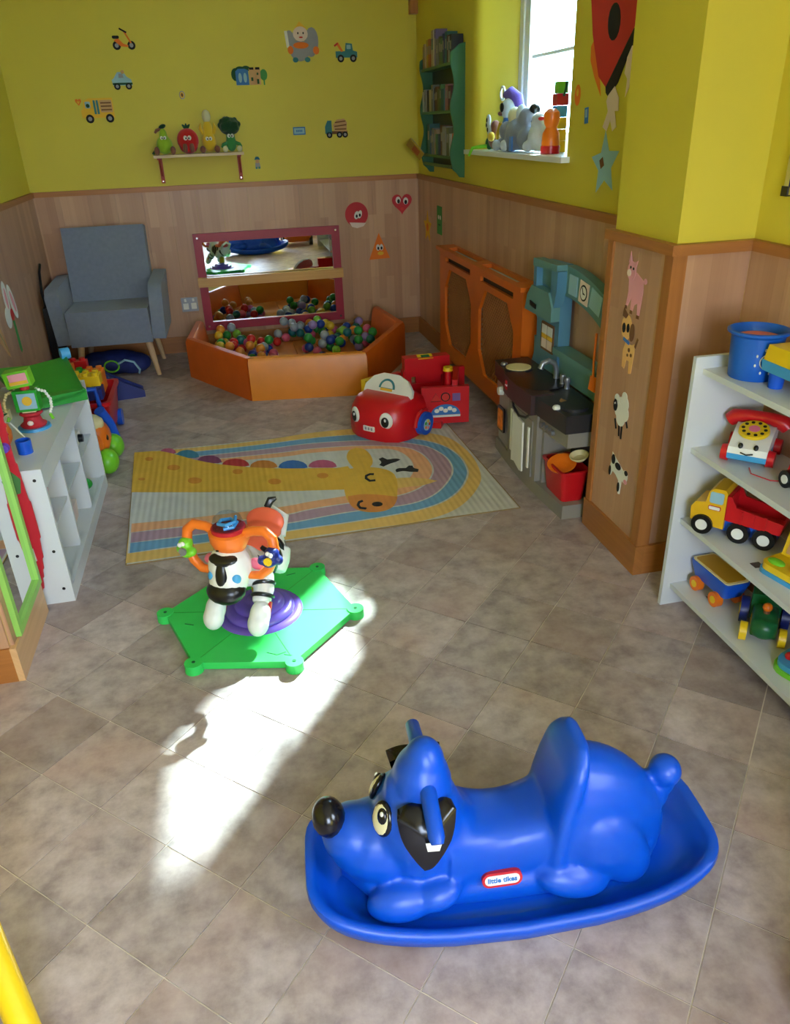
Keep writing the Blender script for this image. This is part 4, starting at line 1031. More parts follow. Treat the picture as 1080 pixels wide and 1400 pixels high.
# ------------------------------------------------------------------ zebra spinner on green board
MAT('board_green', (52, 205, 92), .42, var=.05, scale=10)
MAT('zebra_white', (226, 228, 224), .38); MAT('swirl_purple', (112, 84, 190), .25); MAT('saddle_coral', (236, 106, 76), .45); MAT('spin_orange', (240, 120, 36), .38)
MAT('post_mustard', (196, 146, 30), .45)
zb_ = thing('zebra_spinner', 'zebra ride-on spinner with orange handles on a green hexagonal board', 'ride-on toy', (-.031, 2.335, 0))
hexc = [(-.352, .081), (-.243, -.257), (.093, -.338), (.348, -.081), (.247, .256), (-.093, .335)]
hb = B()
hb.prism([(x * .955, y * .955) for x, y in hexc], .004, .030)
hb.obj('board', 'board_green', zb_, bevel=.006, seg=2)
for x, y in hexc:
    B().cyl((x * .955, y * .955, .0), (x * .955, y * .955, .033), .031, .030, 24).obj('board_foot', 'board_green', zb_, bevel=.005)
    B().cyl((x * .955, y * .955, .0325), (x * .955, y * .955, .0345), .006, n=10).obj('screw', 'plastic_dark_green', zb_)
for k in range(3):
    a_, c_ = Vector(hexc[k]), Vector(hexc[k + 3]); d = (c_ - a_).normalized(); nn = Vector((-d.y, d.x)) * .0012
    B().prism([tuple(a_ * .9 - nn), tuple(c_ * .9 - nn), tuple(c_ * .9 + nn), tuple(a_ * .9 + nn)], .029, .0305).obj('board_seam', 'plastic_green', zb_, smooth=False)
for (x, y, a_) in ((.05, -.27, .3), (.075, -.285, -.5), (.02, -.262, -.6), (-.25, -.02, -.5), (.13, .22, .2)):
    B().prism(rect(x, y, .035, .003, a_), .0295, .0308).obj('board_mark', 'plastic_dark_green', zb_, smooth=False)
# purple spiral dome
b = B(); pr_ = []
for k in range(25):
    t = k / 24; pr_.append((.118 * (1 - t) ** .75 + .028 + .006 * cos(t * 6 * pi), .030 + .062 * t + .004 * sin(t * 6 * pi)))
b.lathe([(.128, .029), (.134, .032), (.134, .038)] + pr_, 36); b.obj('spiral_dome', 'swirl_purple', zb_)
B().cyl((0.01, .0, .08), (.01, .0, .20), .030, .034, 20).obj('post', 'post_mustard', zb_)
# the zebra: its own rotated frame, +x forward
ZM = Matrix.Translation((.004, .015, 0)) @ Matrix.Rotation(math.atan2(-.88, -.47), 4, 'Z')
def zo(b, n, mt, par=zb_, **k):
    b.bm.transform(ZM); return b.obj(n, mt, par, **k)
b = B()
b.ell((-.01, 0, .235), (.125, .078, .070)); b.ell((-.09, 0, .245), (.065, .075, .075)); b.ell((.07, 0, .25), (.065, .066, .075))          # trunk
b.ell((.115, 0, .30), (.05, .05, .075), (0, RAD(25), 0))                                              # neck
for s in (-1, 1):
    b.tube([(.06, s * .055, .22), (.095, s * .072, .185), (.135, s * .075, .150)], [.040, .036, .032], 12)
    b.tube([(-.09, s * .05, .23), (-.06, s * .065, .20), (-.03, s * .07, .175)], [.045, .036, .026], 12)
bodyz = zo(b, 'zebra_body', 'zebra_white', remesh=.006, smoo=6)
b = B()
b.ell((.165, 0, .308), (.070, .074, .076)); b.ell((.190, 0, .265), (.060, .066, .054))
zo(b, 'zebra_head', 'zebra_white', remesh=.006, smoo=5)
b = B(); b.ell((.215, 0, .243), (.052, .067, .043), (0, RAD(18), 0)); mz = zo(b, 'muzzle', 'plastic_black')
b = B(); b.ell((.229, 0, .306), (.014, .021, .050), (0, RAD(-14), 0)); b.ell((.214, 0, .345), (.016, .03, .014), (0, RAD(20), 0)); zo(b, 'forelock', 'plastic_black')
for s in (-1, 1):
    b = B(); b.ell((.2155, s * .043, .292), (.012, .016, .019), (0, 0, s * RAD(28))); zo(b, 'eye', 'plastic_sky')
    b = B(); b.ell((.140, s * .082, .310), (.016, .026, .020), (s * RAD(-20), 0, 0)); zo(b, 'ear', 'plastic_pink')
    b = B(); b.ell((.165, s * .082, .125), (.034, .036, .052), (0, RAD(-30), 0)); b.ell((.185, s * .082, .105), (.03, .038, .045), (0, RAD(-30), 0)); zo(b, 'shoe', 'zebra_white', remesh=.005, smoo=4)
    b = B(); b.box((.140, s * .082, .135), (.012, .058, .052), (0, RAD(-35), 0)); zo(b, 'shoe_trim', 'paper_crimson', bevel=.004)
    for k in range(3):
        b = B(); b.box((.172 + .012 * k, s * .083, .150 - .014 * k), (.010, .030, .006), (0, RAD(30), 0)); zo(b, 'lace', 'plastic_white')
    # stripes wrapped round the flanks: thin shells hugging the body ellipsoid
    for (x, w_, zc) in ((-.115, .020, .25), (-.075, .022, .24), (-.03, .020, .225), (.015, .020, .22), (.060, .018, .235)):
        sb = B(); vs = []; nn_ = 9
        for k in range(nn_):
            an = RAD(-62 + 120 * k / (nn_ - 1))
            wid = w_ * (.35 + .65 * sin(pi * (k + .6) / nn_))
            for dx in (-wid / 2, wid / 2):
                xx = x + dx + .012 * sin(an); q = max(.05, 1 - ((xx + .01) / .158) ** 2) ** .5
                vs.append((xx, s * (.0805 * q) * cos(an) * 1.04, .24 + .078 * q * sin(an)))
        sb._add(vs, [(2 * k, 2 * k + 1, 2 * k + 3, 2 * k + 2) for k in range(nn_ - 1)])
        so = zo(sb, 'stripe', 'plastic_black', bodyz); sm = so.modifiers.new('thick', 'SOLIDIFY'); sm.thickness = .012; sm.offset = 0
for s in (-1, 1):
    for (c_, n_) in (((.085, s * .068, .196), (.45, .17 * s, -.45)), ((.115, s * .074, .168), (.45, .05 * s, -.45))):
        q_ = Vector(n_).to_track_quat('Z', 'Y')
        b = B(); b.tube([Vector(c_) + q_ @ Vector((.034 * cos(t), .034 * sin(t), 0)) for t in [2 * pi * k / 18 for k in range(18)]], .0075, 8, closed=True); zo(b, 'leg_stripe', 'plastic_black')
b = B(); b.ell((.205, .0, .355), (.026, .050, .012), (0, RAD(24), 0)); zo(b, 'brow_patch', 'plastic_black')
# coral saddle with raised back
b = B(); b.ell((-.035, 0, .297), (.085, .070, .028)); b.ell((-.112, 0, .330), (.020, .076, .050), (0, RAD(-22), 0)); b.ell((-.085, 0, .305), (.035, .072, .035)); zo(b, 'saddle', 'saddle_coral', remesh=.005, smoo=6)
b = B(); b.tube([(-.12, -.055, .27), (-.175, -.05, .32), (-.18, 0, .345), (-.175, .05, .32), (-.12, .055, .27)], .013, 10); zo(b, 'tail_loop', 'zebra_white')
b = B(); b.tube([(-.14, 0, .37), (-.15, .012, .395), (-.16, .03, .40)], [.013, .015, .006], 8); zo(b, 'mane_tuft', 'plastic_black')
b = B(); b.box((-.150, 0, .315), (.012, .06, .05), (0, RAD(-20), 0)); zo(b, 'back_print', 'paper_crimson')
# orange console, dome and handle loops
b = B(); b.lathe([(.03, .345), (.050, .365), (.064, .395), (.066, .425), (.060, .430), (0, .430)], 28, Matrix.Translation((.145, 0, 0))); zo(b, 'console', 'spin_orange')
b = B(); b.lathe([(.055, .428), (.056, .440), (.052, .443), (0, .443)], 28, Matrix.Translation((.145, 0, 0))); zo(b, 'dome_ring', 'paper_crimson')
b = B(); b.lathe([(.050, .443), (.050, .455), (.044, .474), (.028, .488), (0, .493)], 28, Matrix.Translation((.145, 0, 0))); zo(b, 'clear_dome', 'clear_plastic')
b = B(); b.tube([(.145 + .03 * cos(t * 2.2), .03 * sin(t * 2.2), .446 + .005 * t) for t in [k * .5 for k in range(9)]], .006, 8); zo(b, 'dome_swirl', 'plastic_sky')
b = B(); b.tube([(.205, .0 + .008 * k - .02, .382 + .0) for k in range(2)], .003, 6); zo(b, 'print_mark', 'plastic_black')
for s in (-1, 1):
    b = B(); P_ = [(.145, s * .045, .420), (.14, s * .085, .432), (.14, s * .125, .435), (.145, s * .150, .415), (.15, s * .155, .38), (.155, s * .150, .345), (.16, s * .135, .310), (.165, s * .105, .285), (.165, s * .065, .28)]
    b.tube(P_, [.016, .0165, .017, .0175, .017, .0165, .016, .015, .013], 12); hd = zo(b, 'handle', 'spin_orange')
    b = B(); c_ = 'plastic_lime' if s < 0 else 'plastic_navy'
    b.ell((.165, s * .153, .372), (.026, .024, .022)); b.ell((.172, s * .145, .345), (.026, .026, .018)); b.ell((.165, s * .175, .350), (.016, .014, .016)); b.ell((.18, s * .125, .352), (.018, .016, .016))
    zo(b, 'handle_toy', c_, hd, remesh=.004, smoo=3)
    b = B(); b.ell((.188, s * .150, .382), (.006, .008, .008)); b.ell((.190, s * .160, .378), (.006, .008, .008)); zo(b, 'handle_toy_eyes', 'plastic_white', hd)
    b = B(); b.cyl((.19, s * .150, .356), (.197, s * .150, .356), .014, n=10); zo(b, 'handle_toy_belly', 'plastic_grey' if s < 0 else 'plastic_yellow', hd)
# ------------------------------------------------------------------ white cubby shelf on the left
MAT('melamine_white', (212, 216, 218), .38, var=.02)
ls = thing('cubby_shelf', 'low white cubby shelf unit with two rows of open bays', 'shelf', (-.89, 3.18, 0))
lx0, lx1, ly0, ly1, lz = -1.075, -.712, 2.635, 3.715, .545
def LS(n, a, c, mat='melamine_white', be=.002): return B().span(a, c).obj(n, mat, ls, smooth=False, bevel=be, world=True)
LS('end_panel', (lx0, ly0, 0), (lx1, ly0 + .018, lz)); LS('end_panel', (lx0, ly1 - .018, 0), (lx1, ly1, lz))
LS('top_panel', (lx0, ly0 + .018, lz - .018), (lx1, ly1 - .018, lz)); LS('front_rail', (lx1 - .018, ly0 + .018, lz - .078), (lx1, ly1 - .018, lz - .018))
LS('bottom_panel', (lx0, ly0 + .018, .035), (lx1 - .018, ly1 - .018, .053)); LS('plinth', (lx1 - .018, ly0 + .018, 0), (lx1, ly1 - .018, .062))
LS('back_panel', (lx0, ly0 + .018, .053), (lx0 + .008, ly1 - .018, lz - .018))
for k in (1, 2):
    y = ly0 + (ly1 - ly0) * k / 3
    LS('divider', (lx0 + .008, y - .008, .053), (lx1 - .018, y + .008, lz - .018))
for k in range(3):
    a_, c_ = ly0 + (ly1 - ly0) * k / 3 + .010, ly0 + (ly1 - ly0) * (k + 1) / 3 - .010
    LS('bay_shelf', (lx0 + .008, a_ + .01, .275), (lx1 - .022, c_ - .01, .285))
for (y, z) in ((ly0 + .0, .505), (ly0, .06), (ly0, .22)):
    o = B().cyl((lx1 - .03, y - .0015, z), (lx1 - .03, y + .002, z), .006, n=10).obj('cam_screw', 'plastic_black', ls, world=True)
# things in the bays
o = B().box((0, 0, .045), (.11, .13, .09), taper=1.12).obj('red_box', 'plastic_red', loc=(-.83, 2.80, .2855), bevel=.008); tag(o, 'small red box on the middle board of the cubby shelf', 'box')
t = thing('toy_camera', 'black and white toy camera on the far board of the cubby shelf', 'toy', (-.80, 3.56, .2855))
B().box((0, 0, .03), (.07, .10, .055)).obj('camera_body', 'plastic_white', t, bevel=.008); B().cyl((.03, 0, .03), (.055, 0, .03), .02, .018, 14).obj('lens', 'plastic_black', t)
o = B().box((0, 0, .04), (.2, .2, .08), taper=1.05).obj('peach_tray', 'paper_skin', loc=(-.88, 3.18, .0535), bevel=.01); tag(o, 'pale peach tray at the bottom of the middle cubby bay', 'tray')
o = B().ell((0, 0, .03), (.04, .03, .03)).obj('green_frog_toy', 'plastic_green', loc=(-.79, 3.56, .0535)); tag(o, 'little green toy lying at the bottom of the far cubby bay', 'toy')

# robot-like toy on the shelf
rb_ = thing('activity_robot', 'green robot toy with bead arms on a round blue base on the cubby shelf', 'toy', (-.815, 3.09, lz))
B().cyl((0, 0, 0), (0, 0, .010), .062, .060, 28).obj('round_base', 'plastic_sky', rb_, bevel=.003)
B().lathe([(.046, .010), (.05, .018), (.036, .028), (.030, .05), (.044, .062), (.040, .07)], 20).obj('red_foot', 'paper_crimson', rb_)
B().ell((0, -.046, .034), (.012, .006, .010)).obj('foot_star', 'paper_skin', rb_)
B().box((0, 0, .072), (.05, .045, .012)).obj('waist', 'plastic_cream', rb_, bevel=.003)
bd_ = B().box((0, 0, .118), (.088, .06, .082)).obj('torso', 'plastic_green', rb_, bevel=.022, seg=4)
B().box((.004, -.0305, .118), (.066, .004, .062)).obj('torso_screen', 'paper_pale_blue', bd_, bevel=.0015); B().cyl((.005, -.033, .12), (.005, -.037, .12), .018, n=14).obj('torso_flower', 'paper_yellow', bd_)
B().cyl((0, 0, .155), (0, 0, .175), .018, n=12).obj('neck', 'paper_crimson', rb_)
hd_ = B().box((-.012, 0, .205), (.092, .06, .062), (0, RAD(-6), 0)).obj('robot_head', 'plastic_lime', rb_, bevel=.02, seg=4)
B().box((-.008, -.031, .207), (.066, .004, .042), (0, RAD(-6), 0)).obj('face_panel', 'paper_pink', hd_); B().box((-.008, -.0335, .194), (.066, .004, .012), (0, RAD(-6), 0)).obj('face_band', 'paper_yellow', hd_)
for s in (-1, 1):
    pts = [(s * .04, 0, .155), (s * .07, -.005, .145), (s * .085, -.01, .115), (s * .085, -.02, .085), (s * .075, -.028, .06)]
    for k in range(4):
        a_, c_ = Vector(pts[k]), Vector(pts[k + 1])
        for q in range(3): B().ell(a_ + (c_ - a_) * (q / 3), .0065, nu=10, nv=6).obj('arm_bead', 'plastic_white' if s > 0 else 'plastic_cream', rb_)
    B().tube([(s * .075, -.028, .06), (s * .085, -.035, .04)], .006, 8).obj('hand', 'plastic_lime', rb_)
# green chute toy
MAT('chute_green', (28, 150, 48), .4)
ch = thing('chute_toy', 'green scooped chute toy with blue rollers and pale underside on the cubby shelf', 'toy', (-.845, 3.50, lz), RAD(22))
sec = [(-.13, .045), (-.125, .060), (-.115, .048), (0, .036), (.115, .048), (.125, .060), (.13, .045), (.11, .03), (0, .022), (-.11, .03)]
B().rings([[(x * (1.0 + .25 * t), -.19 + .40 * t, z + .06 * t) for x, z in sec] for t in (1.0, .75, .5, .25, 0)]).obj('chute', 'chute_green', ch, angle=60, rot=(0, 0, 0))
B().box((0, -.165, .030), (.27, .05, .045)).obj('chute_lip', 'chute_green', ch, bevel=.016, seg=4)
B().box((0, -.03, .011), (.22, .27, .022)).obj('underside', 'paper_pale_blue', ch, bevel=.006)
B().box((0, .16, .035), (.20, .06, .07)).obj('rear_stand', 'chute_green', ch, bevel=.008)
for s in (-1, 1):
    B().cyl((s * .155 - .02, .20, .125), (s * .155 + .02, .20, .125), .026, n=18).obj('roller', 'plastic_sky', ch, bevel=.005)
cb = B().box((0, 0, .02), (.14, .24, .04)).obj('cream_box', 'plastic_cream', loc=(-1.00, 3.12, lz), bevel=.008); tag(cb, 'cream flat box lying on the cubby shelf behind the robot toy', 'box')
# orange and green toy fruit next to the red cloth
pf = thing('toy_pineapple', 'orange toy fruit with green leaves and string on the cubby shelf', 'toy', (-.895, 2.93, lz))
B().lathe([(.024, 0), (.036, .02), (.038, .05), (.028, .08), (.012, .09)], 18).obj('fruit', 'plastic_orange', pf)
for k in range(6):
    a_ = 2 * pi * k / 6; B().tube([(0, 0, .085), (.015 * cos(a_), .015 * sin(a_), .11), (.04 * cos(a_), .04 * sin(a_), .118)], [.008, .007, .002], 7).obj('leaf', 'plastic_dark_green', pf)
B().tube([(.02, -.01, .09), (.05, -.03, .09), (.075, -.02, .04), (.09, 0, .004)], .003, 6).obj('string', 'plastic_white', pf)
bc = B().lathe([(.026, 0), (.027, .05), (.024, .05), (.023, .006), (0, .006)], 20).obj('blue_beaker', 'plastic_blue', loc=(-.795, 2.815, lz)); tag(bc, 'small blue beaker near the edge of the cubby shelf', 'cup')

# ------------------------------------------------------------------ green framed mirror on the left nib
MAT('frame_lime', (150, 205, 95), .45); 
gm = thing('framed_mirror', 'lime green framed mirror fixed to the side of the pine wall end', 'mirror', (LX + .012, 2.41, .135))
gx0, gx1 = LX + .0125, LX + .030
gy0, gy1, gz0, gz1, gw = 2.235, 2.575, .135, 1.05, .026
for a_, c_ in (((gy0, gz0), (gy1, gz0 + gw)), ((gy0, gz1 - gw), (gy1, gz1)), ((gy0, gz0 + gw), (gy0 + gw, gz1 - gw)), ((gy1 - gw, gz0 + gw), (gy1, gz1 - gw))):
    B().span((gx0, a_[0], a_[1]), (gx1, c_[0], c_[1])).obj('frame_bar', 'frame_lime', gm, smooth=False, bevel=.004, world=True)
B().span((gx0, gy0 + gw, gz0 + gw), (gx0 + .005, gy1 - gw, gz1 - gw)).obj('mirror_pane', 'mirror_glass', gm, smooth=False, world=True)

# red padded cloth hanging between the nib and the shelf
MAT('red_cloth', (188, 14, 34), .8, bump=.3, bscale=60, sheen=.2); MAT('leaf_cloth', (70, 120, 60), .8)
rcl = thing('hanging_cloth', 'red padded cloth toy with purple and blue buttons hanging by the lime frame', 'cloth toy', (-.845, 2.612, .07))
b = B()
n_ = 26
for k in range(n_):
    t = k / (n_ - 1)
    b.ell((-.01 + .055 * sin(t * 2.6) - .045 * t, .0, .05 + .95 * t), (.064 + .012 * sin(t * 9), .017, .075))
b.obj('cloth_body', 'red_cloth', rcl, remesh=.009, smoo=5)
for (z, x, mt) in ((.33, .028, 'plastic_sky'), (.58, .050, 'plastic_purple')):
    B().cyl((x, -.012, z), (x, -.030, z), .017, .015, 16).obj('button', mt, rcl, bevel=.003)
B().prism([(0, 0), (.045, .01), (.055, .06), (.03, .095), (0, .10)], -.006, .0, Matrix.Translation((.015, -.016, .40)) @ Matrix.Rotation(RAD(90), 4, 'X')).obj('leaf_flap', 'leaf_cloth', rcl, bevel=.002)
B().prism([(0, 0), (.03, .0), (.028, .05), (.0, .07)], -.006, .0, Matrix.Translation((.02, -.016, .14)) @ Matrix.Rotation(RAD(90), 4, 'X')).obj('white_tag', 'paper_white', rcl, bevel=.002)

# ------------------------------------------------------------------ things behind the cubby shelf
wg = thing('block_wagon', 'red toy wagon loaded with chunky building blocks behind the cubby shelf', 'toy wagon', (-.86, 4.46, 0))
B().rings([[(x, y, z) for x, y in rrect(0, 0, w_, d_, .03, 4)] for w_, d_, z in ((.24, .40, .05), (.29, .46, .24), (.31, .48, .245), (.31, .48, .265), (.27, .44, .265), (.22, .38, .07))]).obj('wagon_tub', 'plastic_red', wg, angle=50)
for sx in (-1, 1):
    for sy in (-1, 1): B().cyl((sx * .115, sy * .16, .05), (sx * .145, sy * .16, .05), .05, n=20).obj('wheel', 'plastic_blue', wg, bevel=.006)
B().tube([(.10, -.22, .20), (.10, -.28, .36), (-.10, -.28, .36), (-.10, -.22, .20)], .014, 10).obj('push_handle', 'plastic_blue', wg)
def block(n, lab, p, size, mt, nx, ny, rz=0.):
    t = thing(n, lab, 'building block', p, rz)
    B().box((0, 0, size[2] / 2), size).obj('block_body', mt, t, bevel=.004)
    for i in range(nx):
        for j in range(ny):
            B().cyl(((i - (nx - 1) / 2) * size[0] / nx, (j - (ny - 1) / 2) * size[1] / ny, size[2]), ((i - (nx - 1) / 2) * size[0] / nx, (j - (ny - 1) / 2) * size[1] / ny, size[2] + .016), .017, .016, 12).obj('stud', mt, t)
    return t
block('building_block', 'blue building block lying in the red wagon under the yellow ones', (-.845, 4.33, .268), (.20, .10, .06), 'plastic_navy', 4, 2)
block('building_block', 'yellow building block on top of the blue block in the wagon', (-.82, 4.335, .3455), (.15, .10, .055), 'plastic_yellow', 3, 2)
block('building_block', 'orange building block beside the yellow one in the red wagon', (-.80, 4.48, .268), (.10, .14, .11), 'plastic_orange', 2, 3)
block('building_block', 'green building block at the back of the red wagon', (-.915, 4.51, .268), (.11, .15, .10), 'plastic_green', 2, 3)
block('building_block', 'red building block standing behind the green one in the wagon', (-.90, 4.63, .268), (.10, .06, .14), 'plastic_red', 2, 1)
block('building_block', 'small amber building block resting on the green block', (-.93, 4.48, .3845), (.06, .06, .045), 'plastic_orange', 1, 1)
sl = thing('blue_slide', 'dark blue plastic toy slide leaning behind the block wagon', 'toy slide', (-.76, 5.16, 0), RAD(10))
B().prism([(-.13, 0), (.13, 0), (.13, .03), (.05, .05), (-.08, .16), (-.13, .17)], -.05, .05, Matrix.Rotation(RAD(90), 4, 'X')).obj('slide_ramp', 'plastic_navy', sl, bevel=.006)
for s in (-1, 1): B().prism([(-.13, .15), (.13, .01), (.13, .045), (-.13, .20)], -.006, .006, Matrix.Translation((0, s * .052, 0)) @ Matrix.Rotation(RAD(90), 4, 'X')).obj('slide_rail', 'plastic_navy', sl, bevel=.003)
rd = thing('caterpillar_ride', 'orange and cream push-along toy with round green feet beside the cubby shelf', 'push toy', (-.775, 3.93, 0))
B().lathe([(.02, -.105), (.085, -.10), (.105, -.06), (.108, 0), (.105, .06), (.085, .10), (.02, .105)], 24, Matrix.Translation((-.03, .05, .155)) @ Matrix.Rotation(RAD(90), 4, 'X')).obj('barrel_body', 'plastic_orange', rd)
B().ell((-.03, .05, .235), (.09, .10, .05)).obj('cream_top', 'plastic_cream', rd)
B().tube([(.03, .16, .27), (.06, .20, .18), (.075, .22, .06)], .03, 10).obj('blue_bar', 'plastic_blue', rd)
for (x, y) in ((.065, .16), (.06, -.06), (-.12, .16), (-.12, -.06)):
    B().ell((x, y, .066), (.055, .07, .066)).obj('green_foot', 'plastic_lime', rd)
B().ell((.065, .0, .17), (.012, .02, .02)).obj('eye', 'plastic_black', rd)

# yellow tubular leg at the lower left
ys = thing('yellow_frame', 'yellow plastic tubular play frame leg standing on the tiles', 'play frame', (-.535, .935, 0))
B().tube([(.02, -.03, 0), (-.12, .24, .22), (-.30, .58, .50)], [.028, .028, .028], 14).obj('frame_leg', 'plastic_yellow', ys)
# ------------------------------------------------------------------ white shelf unit on the right with toys
rs = thing('toy_shelf', 'white open shelf unit with four boards of toys by the pine wall end', 'shelf', (1.51, 1.4, 0))
sx0, sx1, sy0, sy1 = 1.372, 1.640, .74, 2.052
LV = [.070, .330, .588, .850]
def RS(n, a, c, mat='melamine_white', be=.002): return B().span(a, c).obj(n, mat, rs, smooth=False, bevel=be, world=True)
RS('end_panel', (sx0, sy1 - .017, 0), (sx1, sy1, .905)); RS('end_panel', (sx0, sy0, 0), (sx1, sy0 + .017, .905))
for z in LV: RS('shelf_board', (sx0 + .028, sy0 + .017, z), (sx1 - .004, sy1 - .017, z + .018))
RS('back_rail', (sx1 - .012, sy0 + .017, .868), (sx1, sy1 - .017, .905))
for (y, z, x) in ((1.91, LV[0], 1.47), (1.70, LV[1], 1.44)):
    RS('black_pad', (x, y - .014, z + .018), (x + .03, y + .014, z + .0195), 'plastic_black', 0)
T = [z + .0182 for z in LV]
# blue bucket with a sun face
MAT('bucket_blue', (16, 92, 190), .38)
bk = thing('toy_bucket', 'blue toy bucket with a white sun face on the top board of the toy shelf', 'bucket', (1.488, 1.925, T[3]))
B().lathe([(.064, 0), (.067, .004), (.070, .05), (.074, .125), (.086, .133), (.087, .140), (.080, .142), (.070, .128), (.066, .112), (0, .112)], 36).obj('bucket_body', 'bucket_blue', bk)
B().cyl((0, 0, .113), (0, 0, .118), .066, n=30).obj('inner_ring', 'paper_crimson', bk); B().cyl((0, 0, .118), (0, 0, .121), .055, n=30).obj('lid_disc', 'plastic_orange', bk)
def onb(a_, z, r=.0735): return (r * cos(a_), r * sin(a_), z)
fa = RAD(-98)
sunf = B().tube([onb(fa + .30 * cos(t), .062 + .022 * sin(t), .0725 + .0015) for t in [2 * pi * k / 20 for k in range(20)]], .0016, 6, closed=True).obj('sun_face', 'plastic_white', bk)
for k in range(8):
    t = 2 * pi * k / 8 + .3
    B().ell(onb(fa + .48 * cos(t), .062 + .036 * sin(t), .0735), (.003, .003, .0045)).obj('sun_ray', 'plastic_white', sunf)
for k in (-1, 1): B().ell(onb(fa + .1 * k, .068, .0735), (.003, .003, .005)).obj('sun_eye', 'plastic_white', sunf)
# yellow and blue activity table
at = thing('activity_table', 'yellow and blue toy activity table with a purple hatted lamp on the toy shelf', 'toy', (1.545, 1.735, T[3]), RAD(0))
B().box((0, 0, .062), (.185, .21, .030), taper=1.03).obj('table_base', 'plastic_sky', at, bevel=.010, seg=3)
B().box((0, 0, .098), (.185, .21, .045), taper=.94).obj('table_top', 'plastic_yellow', at, bevel=.014, seg=3)
for a_ in (-1, 1):
    for c_ in (-1, 1): B().cyl((a_ * .062, c_ * .075, 0), (a_ * .062, c_ * .075, .055), .020, .023, 16).obj('leg', 'plastic_blue', at)
B().prism(ellr(.01, -.02, .055, .07), .120, .127).obj('brown_field', 'paper_brown', at); B().ell((-.005, .045, .130), (.018, .014, .008)).obj('green_leaf', 'plastic_dark_green', at)
B().cyl((.02, .01, .124), (.02, .01, .150), .022, .018, 16).obj('red_button', 'plastic_red', at)
B().cyl((.055, .06, .12), (.055, .06, .19), .010, n=12).obj('lamp_post', 'paper_brown', at)
B().lathe([(.02, .185), (.033, .195), (.034, .215), (.024, .245), (.014, .25)], 20, Matrix.Translation((.05, .055, 0))).obj('yellow_lamp', 'plastic_cream', at)
B().lathe([(.0, -.05), (.018, -.04), (.020, .02), (.012, .05), (0, .055)], 16, Matrix.Translation((.05, .05, .262)) @ Matrix.Rotation(RAD(78), 4, 'X')).obj('purple_hat', 'plastic_purple', at)
# toy telephone
ph = thing('toy_telephone', 'red white and blue toy telephone on wheels with a smiling face and yellow dial', 'toy telephone', (1.530, 1.915, T[2]), RAD(-46))
def sidep(p, w, z=0.): return B().prism(p, -w / 2, w / 2, Matrix(((0, 0, 1, 0), (1, 0, 0, 0), (0, 1, 0, 0), (0, 0, 0, 1))))
sidep([(-.085, .018), (-.075, .012), (.075, .012), (.080, .045), (-.088, .036)], .112).obj('blue_base', 'plastic_sky', ph, bevel=.008, seg=3)
sidep([(-.088, .036), (.080, .042), (.078, .085), (.02, .100), (-.03, .082), (-.082, .055)], .112).obj('white_body', 'plastic_white', ph, bevel=.012, seg=4)
dm = Matrix.Translation((0, -.018, .0905)) @ Matrix.Rotation(RAD(17), 4, 'X')
B().cyl(dm @ Vector((0, 0, 0)), dm @ Vector((0, 0, .010)), .045, .043, 30).obj('dial', 'plastic_yellow', ph, bevel=.002)
for k in range(10):
    a_ = 2 * pi * k / 10; B().cyl(dm @ Vector((.032 * cos(a_), .032 * sin(a_), .0095)), dm @ Vector((.032 * cos(a_), .032 * sin(a_), .0115)), .0055, n=10).obj('dial_hole', 'plastic_black', ph)
B().cyl(dm @ Vector((0, 0, .0095)), dm @ Vector((0, 0, .0115)), .016, n=16).obj('dial_centre', 'plastic_pink', ph)
for s in (-1, 1):
    B().ell((s * .022, -.079, .0615), (.007, .004, .009), (RAD(-30), 0, 0)).obj('eye', 'plastic_black', ph)
    for yy in (-.058, .058):
        B().cyl((s * .054, yy, .026), (s * .076, yy, .026), .026, .024, 22).obj('wheel', 'plastic_red', ph, bevel=.004)
B().tube([(-.018, -.091, .044), (0, -.094, .040), (.018, -.091, .044)], .0022, 6).obj('smile', 'plastic_black', ph)
B().tube([(-.085, .045, .095), (-.07, .045, .108), (-.035, .045, .117), (.035, .045, .117), (.07, .045, .108), (.085, .045, .095)], [.022, .025, .019, .019, .025, .022], 14).obj('handset', 'plastic_red', ph)
o = B().tube([(1.470, 1.835, T[2] + .004), (1.452, 1.80, T[2] + .002), (1.475, 1.742, T[2] + .002), (1.53, 1.715, T[2] + .002), (1.58, 1.705, T[2] + .002)], .0017, 6).obj('pull_cord', 'paper_crimson'); tag(o, 'thin dark red pull cord curving on the shelf board below the toy telephone', 'cord')
rt = thing('red_toy', 'red toy vehicle with a black wheel on the board below the activity table', 'toy vehicle', (1.545, 1.655, T[2]))
B().box((0, 0, .052), (.10, .12, .06), taper=.85).obj('vehicle_body', 'plastic_red', rt, bevel=.016, seg=3)
for c_ in (-1, 1):
    for s in (-1, 1): 
        w_ = B().cyl((s * .046, c_ * .04, .026), (s * .064, c_ * .04, .026), .026, n=20).obj('wheel', 'plastic_black', rt, bevel=.004)
        B().cyl((s * .0635, c_ * .04, .026), (s * .066, c_ * .04, .026), .013, n=14).obj('hub', 'plastic_white', w_)
# dump truck
tk = thing('dump_truck', 'toy dump truck with yellow cab and red tipper on the toy shelf', 'toy truck', (1.507, 1.885, T[1]), math.atan2(-.155, .125))
